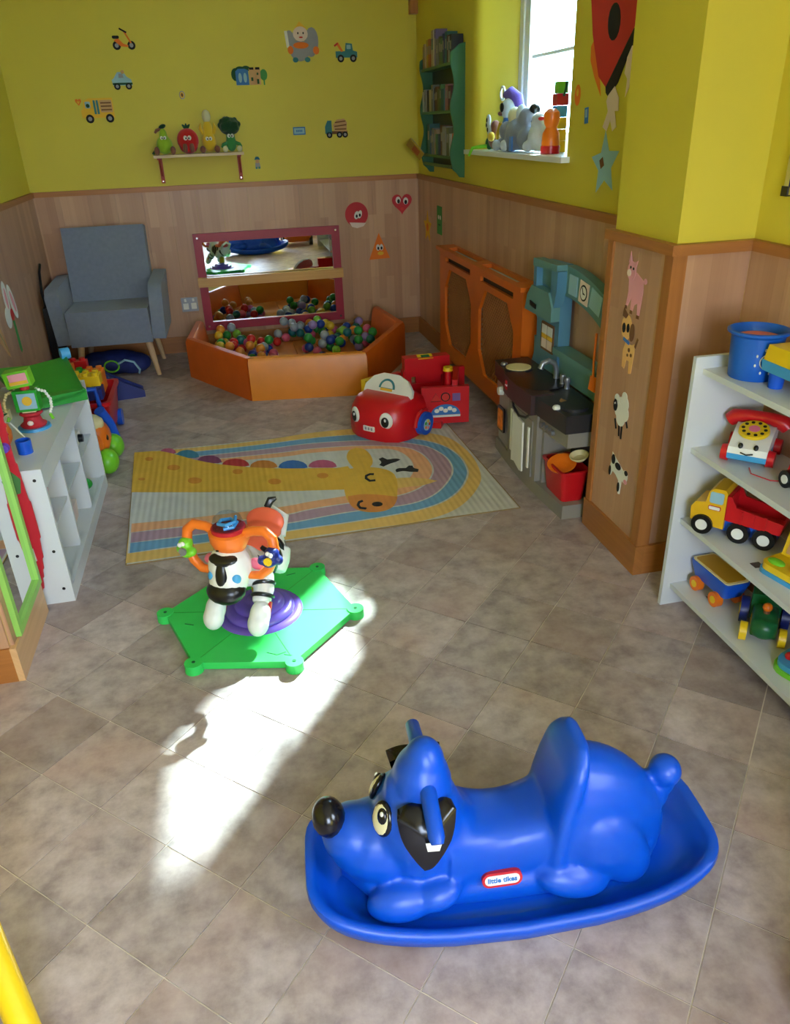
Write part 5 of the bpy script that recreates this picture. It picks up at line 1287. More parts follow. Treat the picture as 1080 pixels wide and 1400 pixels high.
# local +x points to the rear of the truck, -y side faces the viewer
MY = Matrix(((1, 0, 0, 0), (0, 0, -1, 0), (0, 1, 0, 0), (0, 0, 0, 1)))
def side(p, w): return B().prism(p, -w / 2, w / 2, MY)
MAT('truck_yellow', (226, 176, 24), .35)
side([(-.135, .04), (-.138, .085), (-.125, .105), (-.095, .112), (-.088, .15), (-.075, .163), (-.04, .165), (-.032, .155), (-.030, .03), (-.06, .03), (-.07, .05), (-.10, .052), (-.115, .04)], .098).obj('cab', 'truck_yellow', tk, bevel=.012, seg=3)
side([(-.10, .022), (.125, .022), (.125, .060), (-.03, .060), (-.06, .045), (-.10, .04)], .07).obj('chassis', 'plastic_blue', tk, bevel=.005)
for s in (-1, 1):
    B().prism(rrect(-.062, .133, .042, .038, .006), .0, .003, Matrix.Translation((0, s * .0485, 0)) @ MY if s > 0 else Matrix.Translation((0, -.0485, 0)) @ MY).obj('side_window', 'paper_pale_blue', tk, smooth=False)
    for xx in (-.095, .018, .095):
        w_ = B().cyl((xx, s * .034, .033), (xx, s * .058, .033), .0335, n=24).obj('wheel', 'plastic_black', tk, bevel=.005)
        B().cyl((xx, s * .0575, .033), (xx, s * .060, .033), .0185, n=18).obj('hub', 'plastic_white', w_)
B().prism(rrect(-.065, .097, .038, .015, .004), 0, .002, Matrix.Translation((0, -.049, 0)) @ MY).obj('badge_back', 'paper_crimson', tk, smooth=False)
B().prism(rrect(-.065, .097, .034, .011, .003), .002, .003, Matrix.Translation((0, -.049, 0)) @ MY).obj('badge_face', 'paper_white', tk, smooth=False)
# tipper: open tray with ribs
tp_ = [(-.025, .066), (.135, .060), (.142, .098), (.0, .118), (-.018, .150), (-.030, .150)]
for s in (-1, 1):
    pl_ = B().prism(tp_, -.004, .004, Matrix.Translation((0, s * .050, 0)) @ MY).obj('tipper_side', 'plastic_red', tk, bevel=.002)
    for xx in (.02, .055, .09): B().box((xx, s * .0555, .088), (.008, .004, .044)).obj('tipper_rib', 'plastic_red', tk)
side([(-.025, .066), (.135, .060), (.135, .068), (-.02, .074)], .10).obj('tipper_floor', 'plastic_red', tk); side([(-.03, .066), (-.022, .066), (-.018, .150), (-.030, .150)], .10).obj('tipper_front', 'plastic_red', tk); side([(.13, .060), (.137, .060), (.143, .098), (.136, .098)], .10).obj('tipper_tail', 'plastic_red', tk)
# yellow and blue learning toy
ly = thing('learning_toy', 'yellow and blue button toy with a picture screen beside the dump truck', 'toy', (1.530, 1.615, T[1]), RAD(12))
B().prism(rrect(0, 0, .16, .17, .03), .0, .014).obj('blue_base', 'plastic_sky', ly, bevel=.004); B().prism(rrect(0, 0, .152, .162, .03), .014, .034).obj('yellow_deck', 'plastic_yellow', ly, bevel=.006)
B().ell((-.045, .045, .036), (.018, .028, .008)).obj('green_button', 'plastic_lime', ly); B().cyl((-.04, -.02, .034), (-.04, -.02, .044), .017, n=16).obj('orange_button', 'plastic_orange', ly)
B().box((.035, .01, .070), (.05, .12, .075), (0, RAD(12), 0)).obj('screen_block', 'plastic_yellow', ly, bevel=.008); B().box((.0085, .01, .073), (.004, .09, .05), (0, RAD(12), 0)).obj('screen', 'paper_tan', ly); B().box((.0055, .015, .073), (.004, .05, .03), (0, RAD(12), 0)).obj('screen_picture', 'paper_grey', ly)
# tractor and trailer
tc = thing('toy_tractor', 'green toy tractor with yellow wheels and an orange cap on the bottom board', 'toy tractor', (1.520, 1.695, T[0]), RAD(-38))
b = B(); b.box((0, -.015, .058), (.075, .11, .06)); b.ell((0, -.065, .058), (.040, .03, .034)); b.ell((0, -.01, .082), (.034, .05, .02)); b.obj('bonnet', 'plastic_dark_green', tc, remesh=.005, smoo=7)
B().box((0, .058, .075), (.088, .055, .09)).obj('cab_seat', 'plastic_dark_green', tc, bevel=.016, seg=3)
B().cyl((.0, -.03, .095), (.0, -.03, .108), .010, n=12).obj('chimney', 'paper_brown', tc); B().ell((.0, -.03, .117), .0145).obj('orange_cap', 'plastic_orange', tc)
for s in (-1, 1):
    w_ = B().cyl((s * .045, -.052, .030), (s * .066, -.052, .030), .030, n=22).obj('front_wheel', 'plastic_yellow', tc, bevel=.004)
    w_ = B().cyl((s * .048, .055, .043), (s * .072, .055, .043), .043, n=24).obj('rear_wheel', 'plastic_navy', tc, bevel=.005)
    B().cyl((s * .0715, .055, .043), (s * .074, .055, .043), .02, n=16).obj('hub', 'plastic_yellow', w_)
    B().prism([(-.02, 0), (.02, 0), (.012, .02), (-.012, .02)], 0, .002, Matrix.Translation((s * .0385, -.01, .05)) @ Matrix.Rotation(RAD(90), 4, 'Y')).obj('side_print', 'paper_yellow', tc, smooth=False)
tl = thing('toy_trailer', 'blue toy trailer with yellow load and orange wheels behind the green tractor', 'toy trailer', (1.506, 1.922, T[0]), RAD(2))
B().rings([[(x, y, z) for x, y in rrect(0, 0, w_, d_, .014, 4)] for w_, d_, z in ((.075, .17, .045), (.095, .20, .095), (.095, .20, .105))]).obj('trailer_tub', 'plastic_blue', tl, angle=50)
B().prism(rrect(0, 0, .088, .193, .012), .1055, .109).obj('load_rim', 'plastic_cream', tl); B().prism(rrect(0, 0, .074, .175, .010), .109, .1115).obj('load', 'post_mustard', tl)
for s in (-1, 1):
    for c_ in (-.05, .055):
        w_ = B().cyl((s * .03, c_, .026), (s * .052, c_, .026), .026, n=20).obj('wheel', 'plastic_orange', tl, bevel=.004); B().cyl((s * .0515, c_, .026), (s * .054, c_, .026), .013, n=14).obj('hub', 'plastic_yellow', w_)
# piano toy
pn = thing('toy_keyboard', 'turquoise and lime baby keyboard toy with coloured balls on the bottom board', 'toy', (1.530, 1.505, T[0]), RAD(20))
B().prism(rrect(0, 0, .17, .14, .05), 0, .016).obj('lime_base', 'plastic_lime', pn, bevel=.004); B().prism(rrect(0, 0, .156, .126, .045), .016, .034).obj('turquoise_deck', 'plastic_sky', pn, bevel=.006)
B().prism(rrect(.01, 0, .10, .09, .02), .034, .037).obj('dark_panel', 'paper_purple', pn)
for k, mt in enumerate(('plastic_red', 'plastic_orange', 'plastic_lime', 'plastic_yellow')): B().ell((-.035, .035 - .024 * k, .042), .013).obj('ball_key', mt, pn)
# boarded noticeboard on the near right wall
nb = thing('notice_board', 'navy blue notice board with an aluminium frame on the yellow wall', 'notice board', (XR2 - .012, 1.65, 1.34))
B().span((XR2 - .010, 1.02, 1.36), (XR2 - .002, 2.13, 2.05)).obj('felt_panel', 'bag_navy', nb, smooth=False, world=True)
for a_, c_ in (((1.0, 1.345), (2.15, 1.365)), ((1.0, 2.045), (2.15, 2.065)), ((1.0, 1.365), (1.02, 2.045)), ((2.13, 1.365), (2.15, 2.045))):
    B().span((XR2 - .018, a_[0], a_[1]), (XR2 - .001, c_[0], c_[1])).obj('frame_bar', 'chrome', nb, smooth=False, world=True)
for y in (1.008, 2.142): B().span((XR2 - .021, y - .014, 1.340), (XR2 - .0005, y + .014, 1.368)).obj('corner_cap', 'plastic_black', nb, smooth=False, world=True)
# ------------------------------------------------------------------ wall stickers and cut-outs
def MB_(x, z): return frame((x, YB - .0005, z), (1, 0, 0), (0, 0, 1))           # on the yellow back wall
def MBW(x, z): return frame((x, YB - .0125, z), (1, 0, 0), (0, 0, 1))          # on the boards of the back wall
def MR(y, z, x=XR - .0005): return frame((x, y, z), (0, -1, 0), (0, 0, 1))     # on the right wall
def ML(y, z, x=XL + .0125): return frame((x, y, z), (0, 1, 0), (0, 0, 1))
wh = lambda x, y, r=.022: [('tyre', circ(x, y, r, 16), 'paper_black', 1), ('wheel_hub', circ(x, y, r * .5, 12), 'paper_grey', 2)]
SG = 'vehicle stickers on the yellow back wall'
sticker('wall_sticker', 'orange scooter sticker on the yellow back wall', 'sticker', MB_(-.471, 2.125),
        wh(-.045, -.03, .026) + wh(.05, -.03, .026) + [('deck', [(-.06, .0), (-.03, .012), (.0, -.02), (.03, -.03), (.028, -.04), (-.02, -.035)], 'paper_orange', 2), ('steering_column', [(.045, -.02), (.055, -.015), (.02, .05), (.008, .052)], 'paper_orange', 2), ('handlebar', rect(.008, .055, .05, .01, -.5), 'paper_black', 3), ('seat', rrect(-.045, .018, .045, .018, .008), 'paper_black', 3)], SG)
sticker('wall_sticker', 'small white jeep sticker under the scooter sticker', 'sticker', MB_(-.52, 1.891),
        [('body', [(-.065, -.03), (.065, -.03), (.06, .005), (.035, .02), (.015, .05), (-.025, .05), (-.055, .012), (-.068, .005)], 'paper_pale_blue', 0)] + wh(-.038, -.035, .021) + wh(.038, -.035, .021) + [('window', [(-.02, .015), (.012, .015), (.008, .04), (-.018, .04)], 'paper_grey', 1), ('bumper', rect(.0, -.02, .13, .012), 'paper_dark_green', 1), ('driver', circ(.01, .05, .012, 12), 'paper_tan', 1)], SG)
sticker('wall_sticker', 'yellow delivery van sticker above the left end of the wall shelf', 'sticker', MB_(-.713, 1.715),
        [('body', [(-.11, -.045), (.105, -.045), (.105, .075), (-.05, .075), (-.085, .06), (-.095, .015), (-.112, .0)], 'paper_yellow', 0)] + wh(-.062, -.05, .027) + wh(.07, -.05, .027) +
        [('cab_window', rrect(-.062, .035, .035, .04, .006), 'paper_pale_blue', 1), ('door', [rect(-.018, .02, .014, .085), rect(.002, .02, .014, .085)], 'paper_teal', 1), ('cargo_panel', rrect(.058, .025, .08, .075, .006), 'paper_tan', 1), ('cargo_lines', [rect(.058, .045, .07, .008), rect(.058, .025, .07, .008), rect(.058, .003, .07, .008)], 'paper_brown', 2), ('driver', circ(-.062, .03, .012, 12), 'paper_dark_green', 2)], SG)
sticker('wall_sticker', 'tiny orange heart outline sticker beside the van sticker', 'sticker', MB_(-.832, 1.768), [('heart', [(0, -.022), (-.02, .005), (-.018, .018), (-.006, .02), (0, .012), (.006, .02), (.018, .018), (.02, .005)], 'paper_orange', 0), ('heart_centre', [(0, -.012), (-.011, .005), (0, .006), (.011, .005)], 'paper_yellow', 1)])
sticker('wall_sticker', 'grey swirl sticker above the wall shelf', 'sticker', MB_(-.136, 1.793), [('disc', ellr(0, 0, .02, .026), 'paper_grey', 0), ('ring', ellr(0, 0, .014, .019), 'paper_yellow', 1), ('dot', ellr(0, 0, .008, .012), 'paper_brown', 2)])
sticker('wall_sticker', 'blue and cream houses sticker with green trees on the back wall', 'sticker', MB_(.342, 1.898),
        [('bushes', [ellr(-.095, .01, .03, .04), ellr(-.06, .04, .035, .02), ellr(-.02, .045, .03, .018)], 'paper_dark_green', 0), ('tree', [ellr(.10, .005, .026, .035), rect(.10, -.04, .01, .035)], 'paper_green', 0), ('blue_house', [(-.095, -.055), (-.005, -.055), (-.005, .035), (-.03, .045), (-.075, .045), (-.095, .03)], 'paper_blue', 1), ('cream_house', [(.0, -.055), (.078, -.055), (.078, .045), (.0, .045)], 'paper_tan', 1), ('house_roof', [rect(.018, .045, .03, .014), rect(.06, .045, .03, .014)], 'paper_black', 2), ('house_window', [rect(.018, -.02, .015, .022), rect(.058, -.035, .015, .03), rect(.058, .012, .012, .014)], 'paper_dark_green', 2), ('blue_house_ovals', [ellr(-.065, -.01, .012, .03), ellr(-.03, -.01, .012, .03)], 'paper_pale_blue', 2)])  # pale ovals are printed on the blue house
sticker('wall_sticker', 'grey winged round faced doll sticker with an orange scarf', 'sticker', MB_(.731, 2.094),
        [('wing', [ellr(-.075, .0, .035, .075, .2), ellr(.065, .0, .05, .09, -.1), ellr(-.02, -.05, .07, .065)], 'paper_grey', 0), ('halo', [(-.01, .125), (-.05, .08), (.04, .08)], 'paper_yellow', 0), ('face', ellr(-.008, .05, .052, .045), 'paper_skin', 1), ('scarf', [ellr(-.01, -.018, .055, .02), ellr(-.085, -.045, .02, .025), ellr(.095, -.05, .022, .025)], 'paper_orange', 2), ('feet', [ellr(-.055, -.105, .02, .016), ellr(.03, -.105, .02, .016)], 'paper_teal', 1), ('eyes', [ellr(-.025, .055, .005, .007), ellr(.012, .055, .005, .007)], 'paper_black', 2), ('smile', ellr(-.006, .03, .014, .005), 'paper_red', 2), ('left_panel', rect(-.105, .02, .02, .10, .1), 'paper_white', 1)])
sticker('wall_sticker', 'teal tow truck sticker near the corner of the back wall', 'sticker', MB_(1.039, 2.031),
        [('body', [(-.075, -.035), (.08, -.035), (.08, .0), (.05, .008), (.045, .05), (.0, .055), (-.008, .005), (-.075, .005)], 'paper_teal', 0)] + wh(-.04, -.04, .024) + wh(.05, -.04, .024) + [('cab_window', rrect(.02, .03, .03, .026, .005), 'paper_pale_blue', 1), ('crane_arm', [(-.07, .05), (-.055, .06), (-.02, .005), (-.035, .0)], 'paper_orange', 1), ('crane_hook', rect(-.07, .045, .03, .012, .6), 'paper_red', 2)], SG)
sticker('wall_sticker', 'cream cement mixer truck sticker low on the yellow back wall', 'sticker', MB_(.937, 1.551),
        [('chassis', rect(.0, -.03, .16, .02), 'paper_brown', 0), ('cab', [(-.085, -.035), (-.035, -.035), (-.035, .05), (-.065, .05), (-.085, .01)], 'paper_teal', 1), ('drum', [(-.02, -.02), (.075, -.025), (.08, .035), (.06, .06), (.005, .055), (-.025, .02)], 'paper_tan', 1), ('drum_bands', [rect(.03, .04, .08, .008, .1), rect(.03, .015, .09, .008, .1), rect(.03, -.008, .085, .008)], 'paper_brown', 2)] + wh(-.055, -.045, .021) + wh(.02, -.045, .021) + wh(.062, -.045, .021), SG)
ss = sticker('wall_sticker', 'small blue rectangular name sign on the yellow back wall', 'sticker', MB_(.661, 1.541), [('plate', rect(0, 0, .09, .052), 'paper_blue', 0), ('plate_face', rect(0, 0, .076, .036), 'paper_pale_blue', 1), ('plate_text', [rect(-.018 + .012 * k, 0, .008, .014) for k in range(4)], 'paper_blue', 2)])
sticker('wall_sticker', 'little teal figure with a hat sticker below the broccoli plush', 'sticker', MB_(.335, 1.345), [('coat', [(-.02, -.03), (.02, -.03), (.015, .0), (-.015, .0)], 'paper_grey', 0), ('face', circ(0, .008, .014, 12), 'paper_tan', 1), ('hat', [(-.022, .018), (.022, .018), (.01, .038), (-.01, .038)], 'paper_teal', 1), ('boots', [rect(-.01, -.036, .015, .014), rect(.01, -.036, .015, .014)], 'paper_teal', 0)])
# shapes with faces on the boards
sticker('wall_cutout', 'round red paper face on the boards of the back wall', 'cut-out', MBW(1.051, .948), [('disc', circ(0, 0, .09, 32), 'paper_crimson', 0), ('eye_white', [ellr(.0, -.005, .018, .03, -.3), ellr(.025, .0, .016, .03, -.3)], 'paper_white', 1), ('pupil', [ellr(.0, -.012, .008, .012), ellr(.025, -.006, .008, .012)], 'paper_black', 2), ('smile', [(-.06, -.055), (.07, -.065), (.05, -.088), (.0, -.1), (-.04, -.088)], 'paper_skin', 1)], 'paper shapes with faces')
hp = []
for k in range(28):
    t = 2 * pi * k / 28; hp.append((.005 * 16 * sin(t) ** 3 * 1.0, .0052 * (13 * cos(t) - 5 * cos(2 * t) - 2 * cos(3 * t) - cos(4 * t))))
sticker('wall_cutout', 'red paper heart with two eyes on the boards near the corner', 'cut-out', MBW(1.414, 1.014), [('heart', hp, 'paper_crimson', 0), ('eye_white', [ellr(-.03, .02, .02, .026), ellr(.03, .012, .02, .026)], 'paper_white', 1), ('pupil', [ellr(-.027, .012, .011, .016), ellr(.03, .004, .011, .016)], 'paper_black', 2), ('mouth', ellr(-.0, -.045, .012, .012), 'paper_red', 1)], 'paper shapes with faces')
sticker('wall_cutout', 'orange paper triangle with eyes on the boards of the back wall', 'cut-out', MBW(1.219, .694), [('triangle', [(-.085, -.09), (.085, -.085), (.0, .11)], 'paper_orange', 0), ('eye_white', [ellr(-.01, .0, .015, .024), ellr(.018, .0, .015, .024)], 'paper_white', 1), ('pupil', [ellr(-.008, -.006, .008, .012), ellr(.018, -.006, .008, .012)], 'paper_black', 2), ('mouth', ellr(.01, -.045, .025, .014), 'paper_yellow', 1)], 'paper shapes with faces')
sticker('wall_cutout', 'yellow paper star on the boards of the right wall', 'cut-out', MR(5.94, .857, XR - .0125), [('star', star(0, 0, .12, .055), 'paper_yellow', 0), ('star_centre', circ(0, 0, .03, 14), 'paper_orange', 1)], 'paper shapes with faces')
sticker('wall_cutout', 'green paper rectangle on the boards above the radiator cover', 'cut-out', MR(5.60, .939, XR - .0125), [('rectangle', rect(0, 0, .13, .19), 'paper_green', 0), ('eye_white', [circ(-.02, .02, .015, 12), circ(.025, .02, .015, 12)], 'paper_white', 1), ('mouth', rect(0, -.03, .05, .01), 'paper_dark_green', 1)], 'paper shapes with faces')
# rocket cut-out and friends on the right wall
rkM = MR(3.12, 1.80)
sticker('rocket_cutout', 'red paper rocket with an orange fin and handprint flames on the yellow wall', 'cut-out', rkM,
        [('left_fin', [(-.21, .02), (-.16, .06), (-.13, -.03), (-.09, -.16), (-.16, -.09), (-.205, -.03)], 'paper_orange', 0),
         ('right_fin', [(.06, .34), (.14, .30), (.17, .20), (.165, .11), (.13, .14), (.09, .16), (.07, .22)], 'paper_orange', 0),
         ('body', [(-.27, .30), (-.20, .06), (-.12, -.09), (-.05, -.13), (.14, .05), (.17, .12), (.14, .20), (.07, .34), (.0, .52), (-.22, .52)], 'paper_red', 1),
         ('porthole', ellr(-.020, .085, .050, .062, .2), 'paper_black', 2),
         ('black_band', [(-.05, -.13), (.14, .05), (.165, .02), (.155, -.02), (.11, -.04), (.05, -.12), (-.02, -.165), (-.045, -.15)], 'paper_black', 1),
         ('hand_flame', [(.14, -.005), (.19, -.01), (.22, -.06), (.205, -.10), (.185, -.10), (.19, -.15), (.165, -.17), (.15, -.13), (.12, -.17), (.125, -.11), (.10, -.09), (.11, -.04)], 'paper_skin', 2),
         ('hand_flame', [(-.02, -.16), (.03, -.13), (.07, -.17), (.075, -.215), (.045, -.215), (.07, -.27), (.04, -.285), (.015, -.245), (-.01, -.285), (-.045, -.27), (-.01, -.215), (-.03, -.18)], 'paper_skin', 2)])
sticker('star_cutout', 'pale blue paper star with a photo on the yellow right wall', 'cut-out', MR(3.125, 1.394), [('star', star(0, 0, .125, .058, 5, pi / 2 + .12), 'paper_pale_blue', 0), ('photo', rect(-.025, .005, .03, .035, .5), 'paper_brown', 1)])
sticker('wall_sticker', 'small orange oval sticker beside the window', 'sticker', MR(3.428, 1.651), [('oval', ellr(0, 0, .028, .04), 'paper_orange', 0), ('spot', ellr(0, .01, .01, .014), 'paper_yellow', 1)])
sticker('wall_sticker', 'small blue sticker under the orange oval sticker', 'sticker', MR(3.328, 1.573), [('strip', rect(0, 0, .035, .06, .1), 'paper_blue', 0), ('strip_mark', rect(0, .008, .018, .03, .1), 'paper_pale_blue', 1)])
sticker('wall_sticker', 'small olive green patterned sticker close to the wall end', 'sticker', MR(2.905, 1.545), [('square', rect(0, 0, .05, .05), 'paper_brown', 0), ('square_lines', [rect(0, .012, .04, .008), rect(0, -.008, .04, .008)], 'paper_dark_green', 1), ('top_spot', circ(0, .045, .012, 10), 'paper_orange', 0)])
# farm animals on the pine wall end
def MN(y, z): return MR(y, z, NX - .0125)
AG = 'farm animal stickers on the wall end'
sticker('animal_sticker', 'pink pig sticker on the pine wall end', 'sticker', MN(2.474, 1.035), [('body', [(-.035, .04), (.0, .05), (.05, .03), (.055, -.01), (.045, -.09), (.03, -.095), (.025, -.05), (.005, -.06), (-.005, -.085), (-.02, -.08), (-.02, -.04), (-.045, -.075), (-.055, -.07), (-.045, -.02), (-.05, .02)], 'paper_pink', 0), ('head', ellr(-.035, .05, .03, .033), 'paper_pink', 1), ('ear', [[(-.06, .075), (-.05, .115), (-.035, .08)], [(-.02, .08), (.005, .09), (-.008, .06)]], 'paper_pink', 2), ('snout', ellr(-.05, .042, .014, .012), 'paper_skin', 2), ('eye', [circ(-.042, .062, .005, 8), circ(-.022, .06, .005, 8)], 'paper_black', 2), ('trotter', [rect(.037, -.095, .018, .012), rect(-.012, -.087, .016, .012), rect(-.05, -.076, .014, .012)], 'paper_brown', 1), ('tail', circ(.062, .03, .010, 10), 'paper_pink', 0)], AG)
sticker('animal_sticker', 'tan spotted puppy sticker on the pine wall end', 'sticker', MN(2.483, .835), [('body', [(-.02, .0), (.025, .0), (.045, .01), (.05, -.02), (.04, -.10), (.022, -.105), (.018, -.06), (-.002, -.06), (-.012, -.095), (-.03, -.09), (-.032, -.03)], 'paper_fawn', 0), ('head', ellr(-.02, .055, .038, .045), 'paper_fawn', 1), ('ear', [[(-.055, .09), (-.05, .12), (-.015, .10), (-.03, .085)], ellr(.022, .045, .016, .032)], 'paper_brown', 2), ('eye_patch', [ellr(-.038, .05, .012, .018), ellr(-.008, .055, .01, .016)], 'paper_black', 2), ('collar', rect(-.012, .008, .045, .012, -.2), 'paper_blue', 2), ('spot', [circ(.012, -.02, .008, 8), circ(.03, -.035, .007, 8), circ(.005, -.04, .006, 8)], 'paper_brown', 1), ('tail', [(.045, .0), (.06, .035), (.068, .03), (.055, -.005)], 'paper_brown', 0)], AG)
sticker('animal_sticker', 'white sheep sticker with a black face on the pine wall end', 'sticker', MN(2.484, .579), [('legs', [rect(.0, -.075, .010, .05, .15), rect(.02, -.08, .010, .05), rect(.05, -.03, .010, .04, .5), rect(-.03, -.06, .01, .04, .4)], 'paper_black', 0), ('fleece', [circ(.0, .02, .035, 14), circ(.025, .035, .03, 14), circ(.03, .0, .032, 14), circ(.005, -.025, .033, 14), circ(-.015, .0, .03, 14), circ(.02, .06, .02, 12)], 'paper_white', 1), ('face', ellr(-.04, .012, .016, .024), 'paper_black', 2), ('wool_cap', circ(-.032, .038, .02, 12), 'paper_white', 2), ('eye', circ(-.044, .018, .004, 8), 'paper_white', 3)], AG)
sticker('animal_sticker', 'black and white cow sticker low on the pine wall end', 'sticker', MN(2.452, .343), [('body', [(-.06, .06), (-.03, .045), (.03, .02), (.045, -.005), (.03, -.03), (.025, -.085), (.01, -.09), (.005, -.035), (-.02, -.02), (-.045, -.015), (-.06, -.04), (-.072, -.035), (-.065, .02)], 'paper_white', 0), ('head', ellr(.05, .0, .022, .028, -.4), 'paper_white', 1), ('patch', [ellr(-.045, .035, .014, .02), ellr(-.005, .02, .022, .014), ellr(.012, -.06, .009, .02), ellr(.06, .018, .012, .01), ellr(-.065, -.02, .008, .02)], 'paper_black', 2), ('muzzle', ellr(.06, -.018, .012, .01), 'paper_pink', 2)], AG)
# paper flowers on the left wall
sticker('flower_drawing', 'paper flower drawing with a green stem on the left wall boards', 'drawing', ML(4.93, .64), [('stem', [(-.02, -.03), (.02, -.03), (.03, -.22), (.0, -.23), (-.02, -.2)], 'paper_green', 0), ('petal', [ellr(.07, .06, .05, .11, .35), ellr(-.05, .10, .05, .10, .0), ellr(-.10, .0, .06, .06)], 'paper_white', 1), ('petal_lines', [ellr(.075, .06, .022, .07, .35), ellr(-.05, .10, .02, .06)], 'paper_pink', 2), ('flower_heart', circ(-.01, .0, .035, 14), 'paper_red', 3)])
sticker('flower_drawing', 'pale paper leaf drawing below the flower on the left wall boards', 'drawing', ML(4.60, .55), [('leaf', [(-.10, .10), (-.02, .12), (.05, .03), (.08, -.10), (.04, -.08), (-.04, .0), (-.11, .04)], 'paper_tan', 0), ('leaf_rib', [(-.08, .08), (-.02, .05), (.06, -.07), (-.03, .07)], 'paper_green', 1)])

# double socket
sk = thing('wall_socket', 'grey framed double wall socket beside the mirror', 'socket', (-.30, YB - .0125, .367))
B().box((0, -.006, 0), (.125, .012, .105)).obj('socket_plate', 'steel_grey', sk, bevel=.003)
for s in (-1, 1): B().box((s * .03, -.014, -.012), (.04, .006, .045)).obj('plug_face', 'paper_white', sk, bevel=.002); 
for s in (-1, 1): B().box((s * .03, -.014, .034), (.016, .006, .022)).obj('switch', 'paper_white', sk, bevel=.002)

# ------------------------------------------------------------------ wall shelf with plush vegetables
MAT('bracket_red', (165, 50, 32), .5); wood_mat('shelf_pine', (205, 178, 140), (226, 204, 168), 'X', .5, blocks=False)
ws = thing('wall_shelf', 'small pale wooden wall shelf on two red brackets', 'shelf', (-.075, YB, 1.405))
B().span((-.385, YB - .165, 1.405), (.238, YB - .001, 1.423)).obj('shelf_board', 'shelf_pine', ws, smooth=False, bevel=.003, world=True)
for x in (-.352, .205):
    bb = B(); bb.span((x - .013, YB - .011, 1.236), (x + .013, YB - .001, 1.405)); bb.span((x - .013, YB - .145, 1.394), (x + .013, YB - .011, 1.405))
    bb.cyl((x, YB - .012, 1.285), (x, YB - .115, 1.396), .005, n=8)
    k_ = bb.obj('bracket', 'bracket_red', ws, smooth=False, world=True)
    for z in (1.25, 1.30): B().cyl((x, YB - .014, z), (x, YB - .009, z), .005, n=8).obj('screw', 'chrome', ws, world=True)
for n, c in dict(plush_lime=(150, 190, 40), plush_red=(200, 30, 30), plush_yellow=(225, 185, 40), plush_green=(60, 140, 75), plush_dark=(12, 62, 34), plush_brown=(135, 85, 65), plush_cream=(215, 210, 170), plush_grey=(128, 134, 150), plush_pale=(195, 205, 215), plush_purple=(95, 70, 165), plush_blue=(50, 110, 190)).items():
    MAT(n, c, .95, bump=.5, bscale=160, sheen=.3, var=.08)
def eyes(p, y, z, w=.011):
    for s in (-1, 1):
        e = B().ell((s * w, y, z), (w * .95, .006, w * 1.1)).obj('eye', 'plastic_white', p); B().ell((s * w * .7, y - .006, z - .002), (w * .35, .003, w * .45)).obj('pupil', 'plastic_black', e)
SZ = 1.4235
def plush(n, lab, x, y=YB - .085): return thing(n, lab, 'plush toy', (x, y, SZ), group='plush vegetables on the wall shelf')
p = plush('plush_pear', 'lime green pear plush toy sitting on the wall shelf', -.302)
b = B().ell((0, 0, .062), (.056, .045, .060)).ell((0, 0, .125), (.028, .026, .045)); b.obj('pear_body', 'plush_lime', p, remesh=.006, smoo=6)
B().ell((.002, 0, .178), (.026, .016, .014), (0, RAD(-20), 0)).obj('leaf', 'plush_dark', p); B().tube([(-.01, 0, .165), (-.04, -.005, .155), (-.052, 0, .14)], [.010, .011, .008], 8).obj('stalk', 'plush_brown', p)
for s in (-1, 1): B().ell((s * .055, -.045, .027), (.019, .019, .027)).obj('foot', 'plush_brown', p); 
B().tube([(-.045, -.01, .05), (-.075, -.03, .02), (-.085, -.035, .008)], .009, 8).obj('arm', 'plush_dark', p)
eyes(p, -.038, .108)
p = plush('plush_tomato', 'red tomato plush toy with green stalk on the wall shelf', -.138)
b = B().ell((0, 0, .088), (.076, .060, .076)).ell((0, 0, .05), (.065, .055, .05)); b.obj('tomato_body', 'plush_red', p, remesh=.006, smoo=6)
for s in (-1, 0, 1): B().tube([(0, 0, .155), (s * .015, 0, .175), (s * .026, -.005, .192 - abs(s) * .006)], [.010, .010, .004], 8).obj('leaf', 'plush_dark', p)
for s in (-1, 1): B().tube([(s * .022, -.045, .06), (s * .024, -.058, .035), (s * .024, -.058, .012)], [.015, .016, .012], 10).obj('leg', 'plush_brown', p)
eyes(p, -.060, .102, .014); B().ell((0, -.063, .085), (.006, .006, .006)).obj('nose', 'plush_red', p)
p = plush('plush_corn', 'yellow corn plush toy with cream tip on the wall shelf', .008)
b = B().ell((0, 0, .07), (.050, .042, .065)).ell((0, 0, .14), (.036, .032, .07)); b.obj('corn_body', 'plush_yellow', p, remesh=.006, smoo=6)
B().ell((0, 0, .232), (.030, .026, .042)).obj('cream_tip', 'plush_cream', p)
for s in (-1, 1): B().ell((s * .05, -.045, .024), (.020, .020, .024)).obj('foot', 'plush_brown', p); B().tube([(s * .035, -.005, .12), (s * .052, -.005, .16), (s * .045, 0, .19)], [.012, .013, .004], 8).obj('husk_leaf', 'plush_yellow', p)
eyes(p, -.042, .092, .012)
p = plush('plush_broccoli', 'dark green broccoli plush toy on the wall shelf', .160)
b = B().ell((0, 0, .055), (.038, .034, .052)).ell((0, 0, .10), (.032, .03, .03)); b.obj('stem_body', 'plush_green', p, remesh=.006, smoo=6)
b = B(); rn = random.Random(3)
b.ell((0, .005, .165), (.074, .052, .058))
for k in range(26):
    a_, t_ = rn.uniform(0, 2 * pi), rn.uniform(-.4, 1); q = math.sqrt(max(0, 1 - t_ * t_)); b.ell((.066 * q * cos(a_), .005 + .046 * q * sin(a_), .165 + .050 * t_), .019, nu=8, nv=6)
b.obj('floret_head', 'plush_dark', p, remesh=.006, smoo=3)
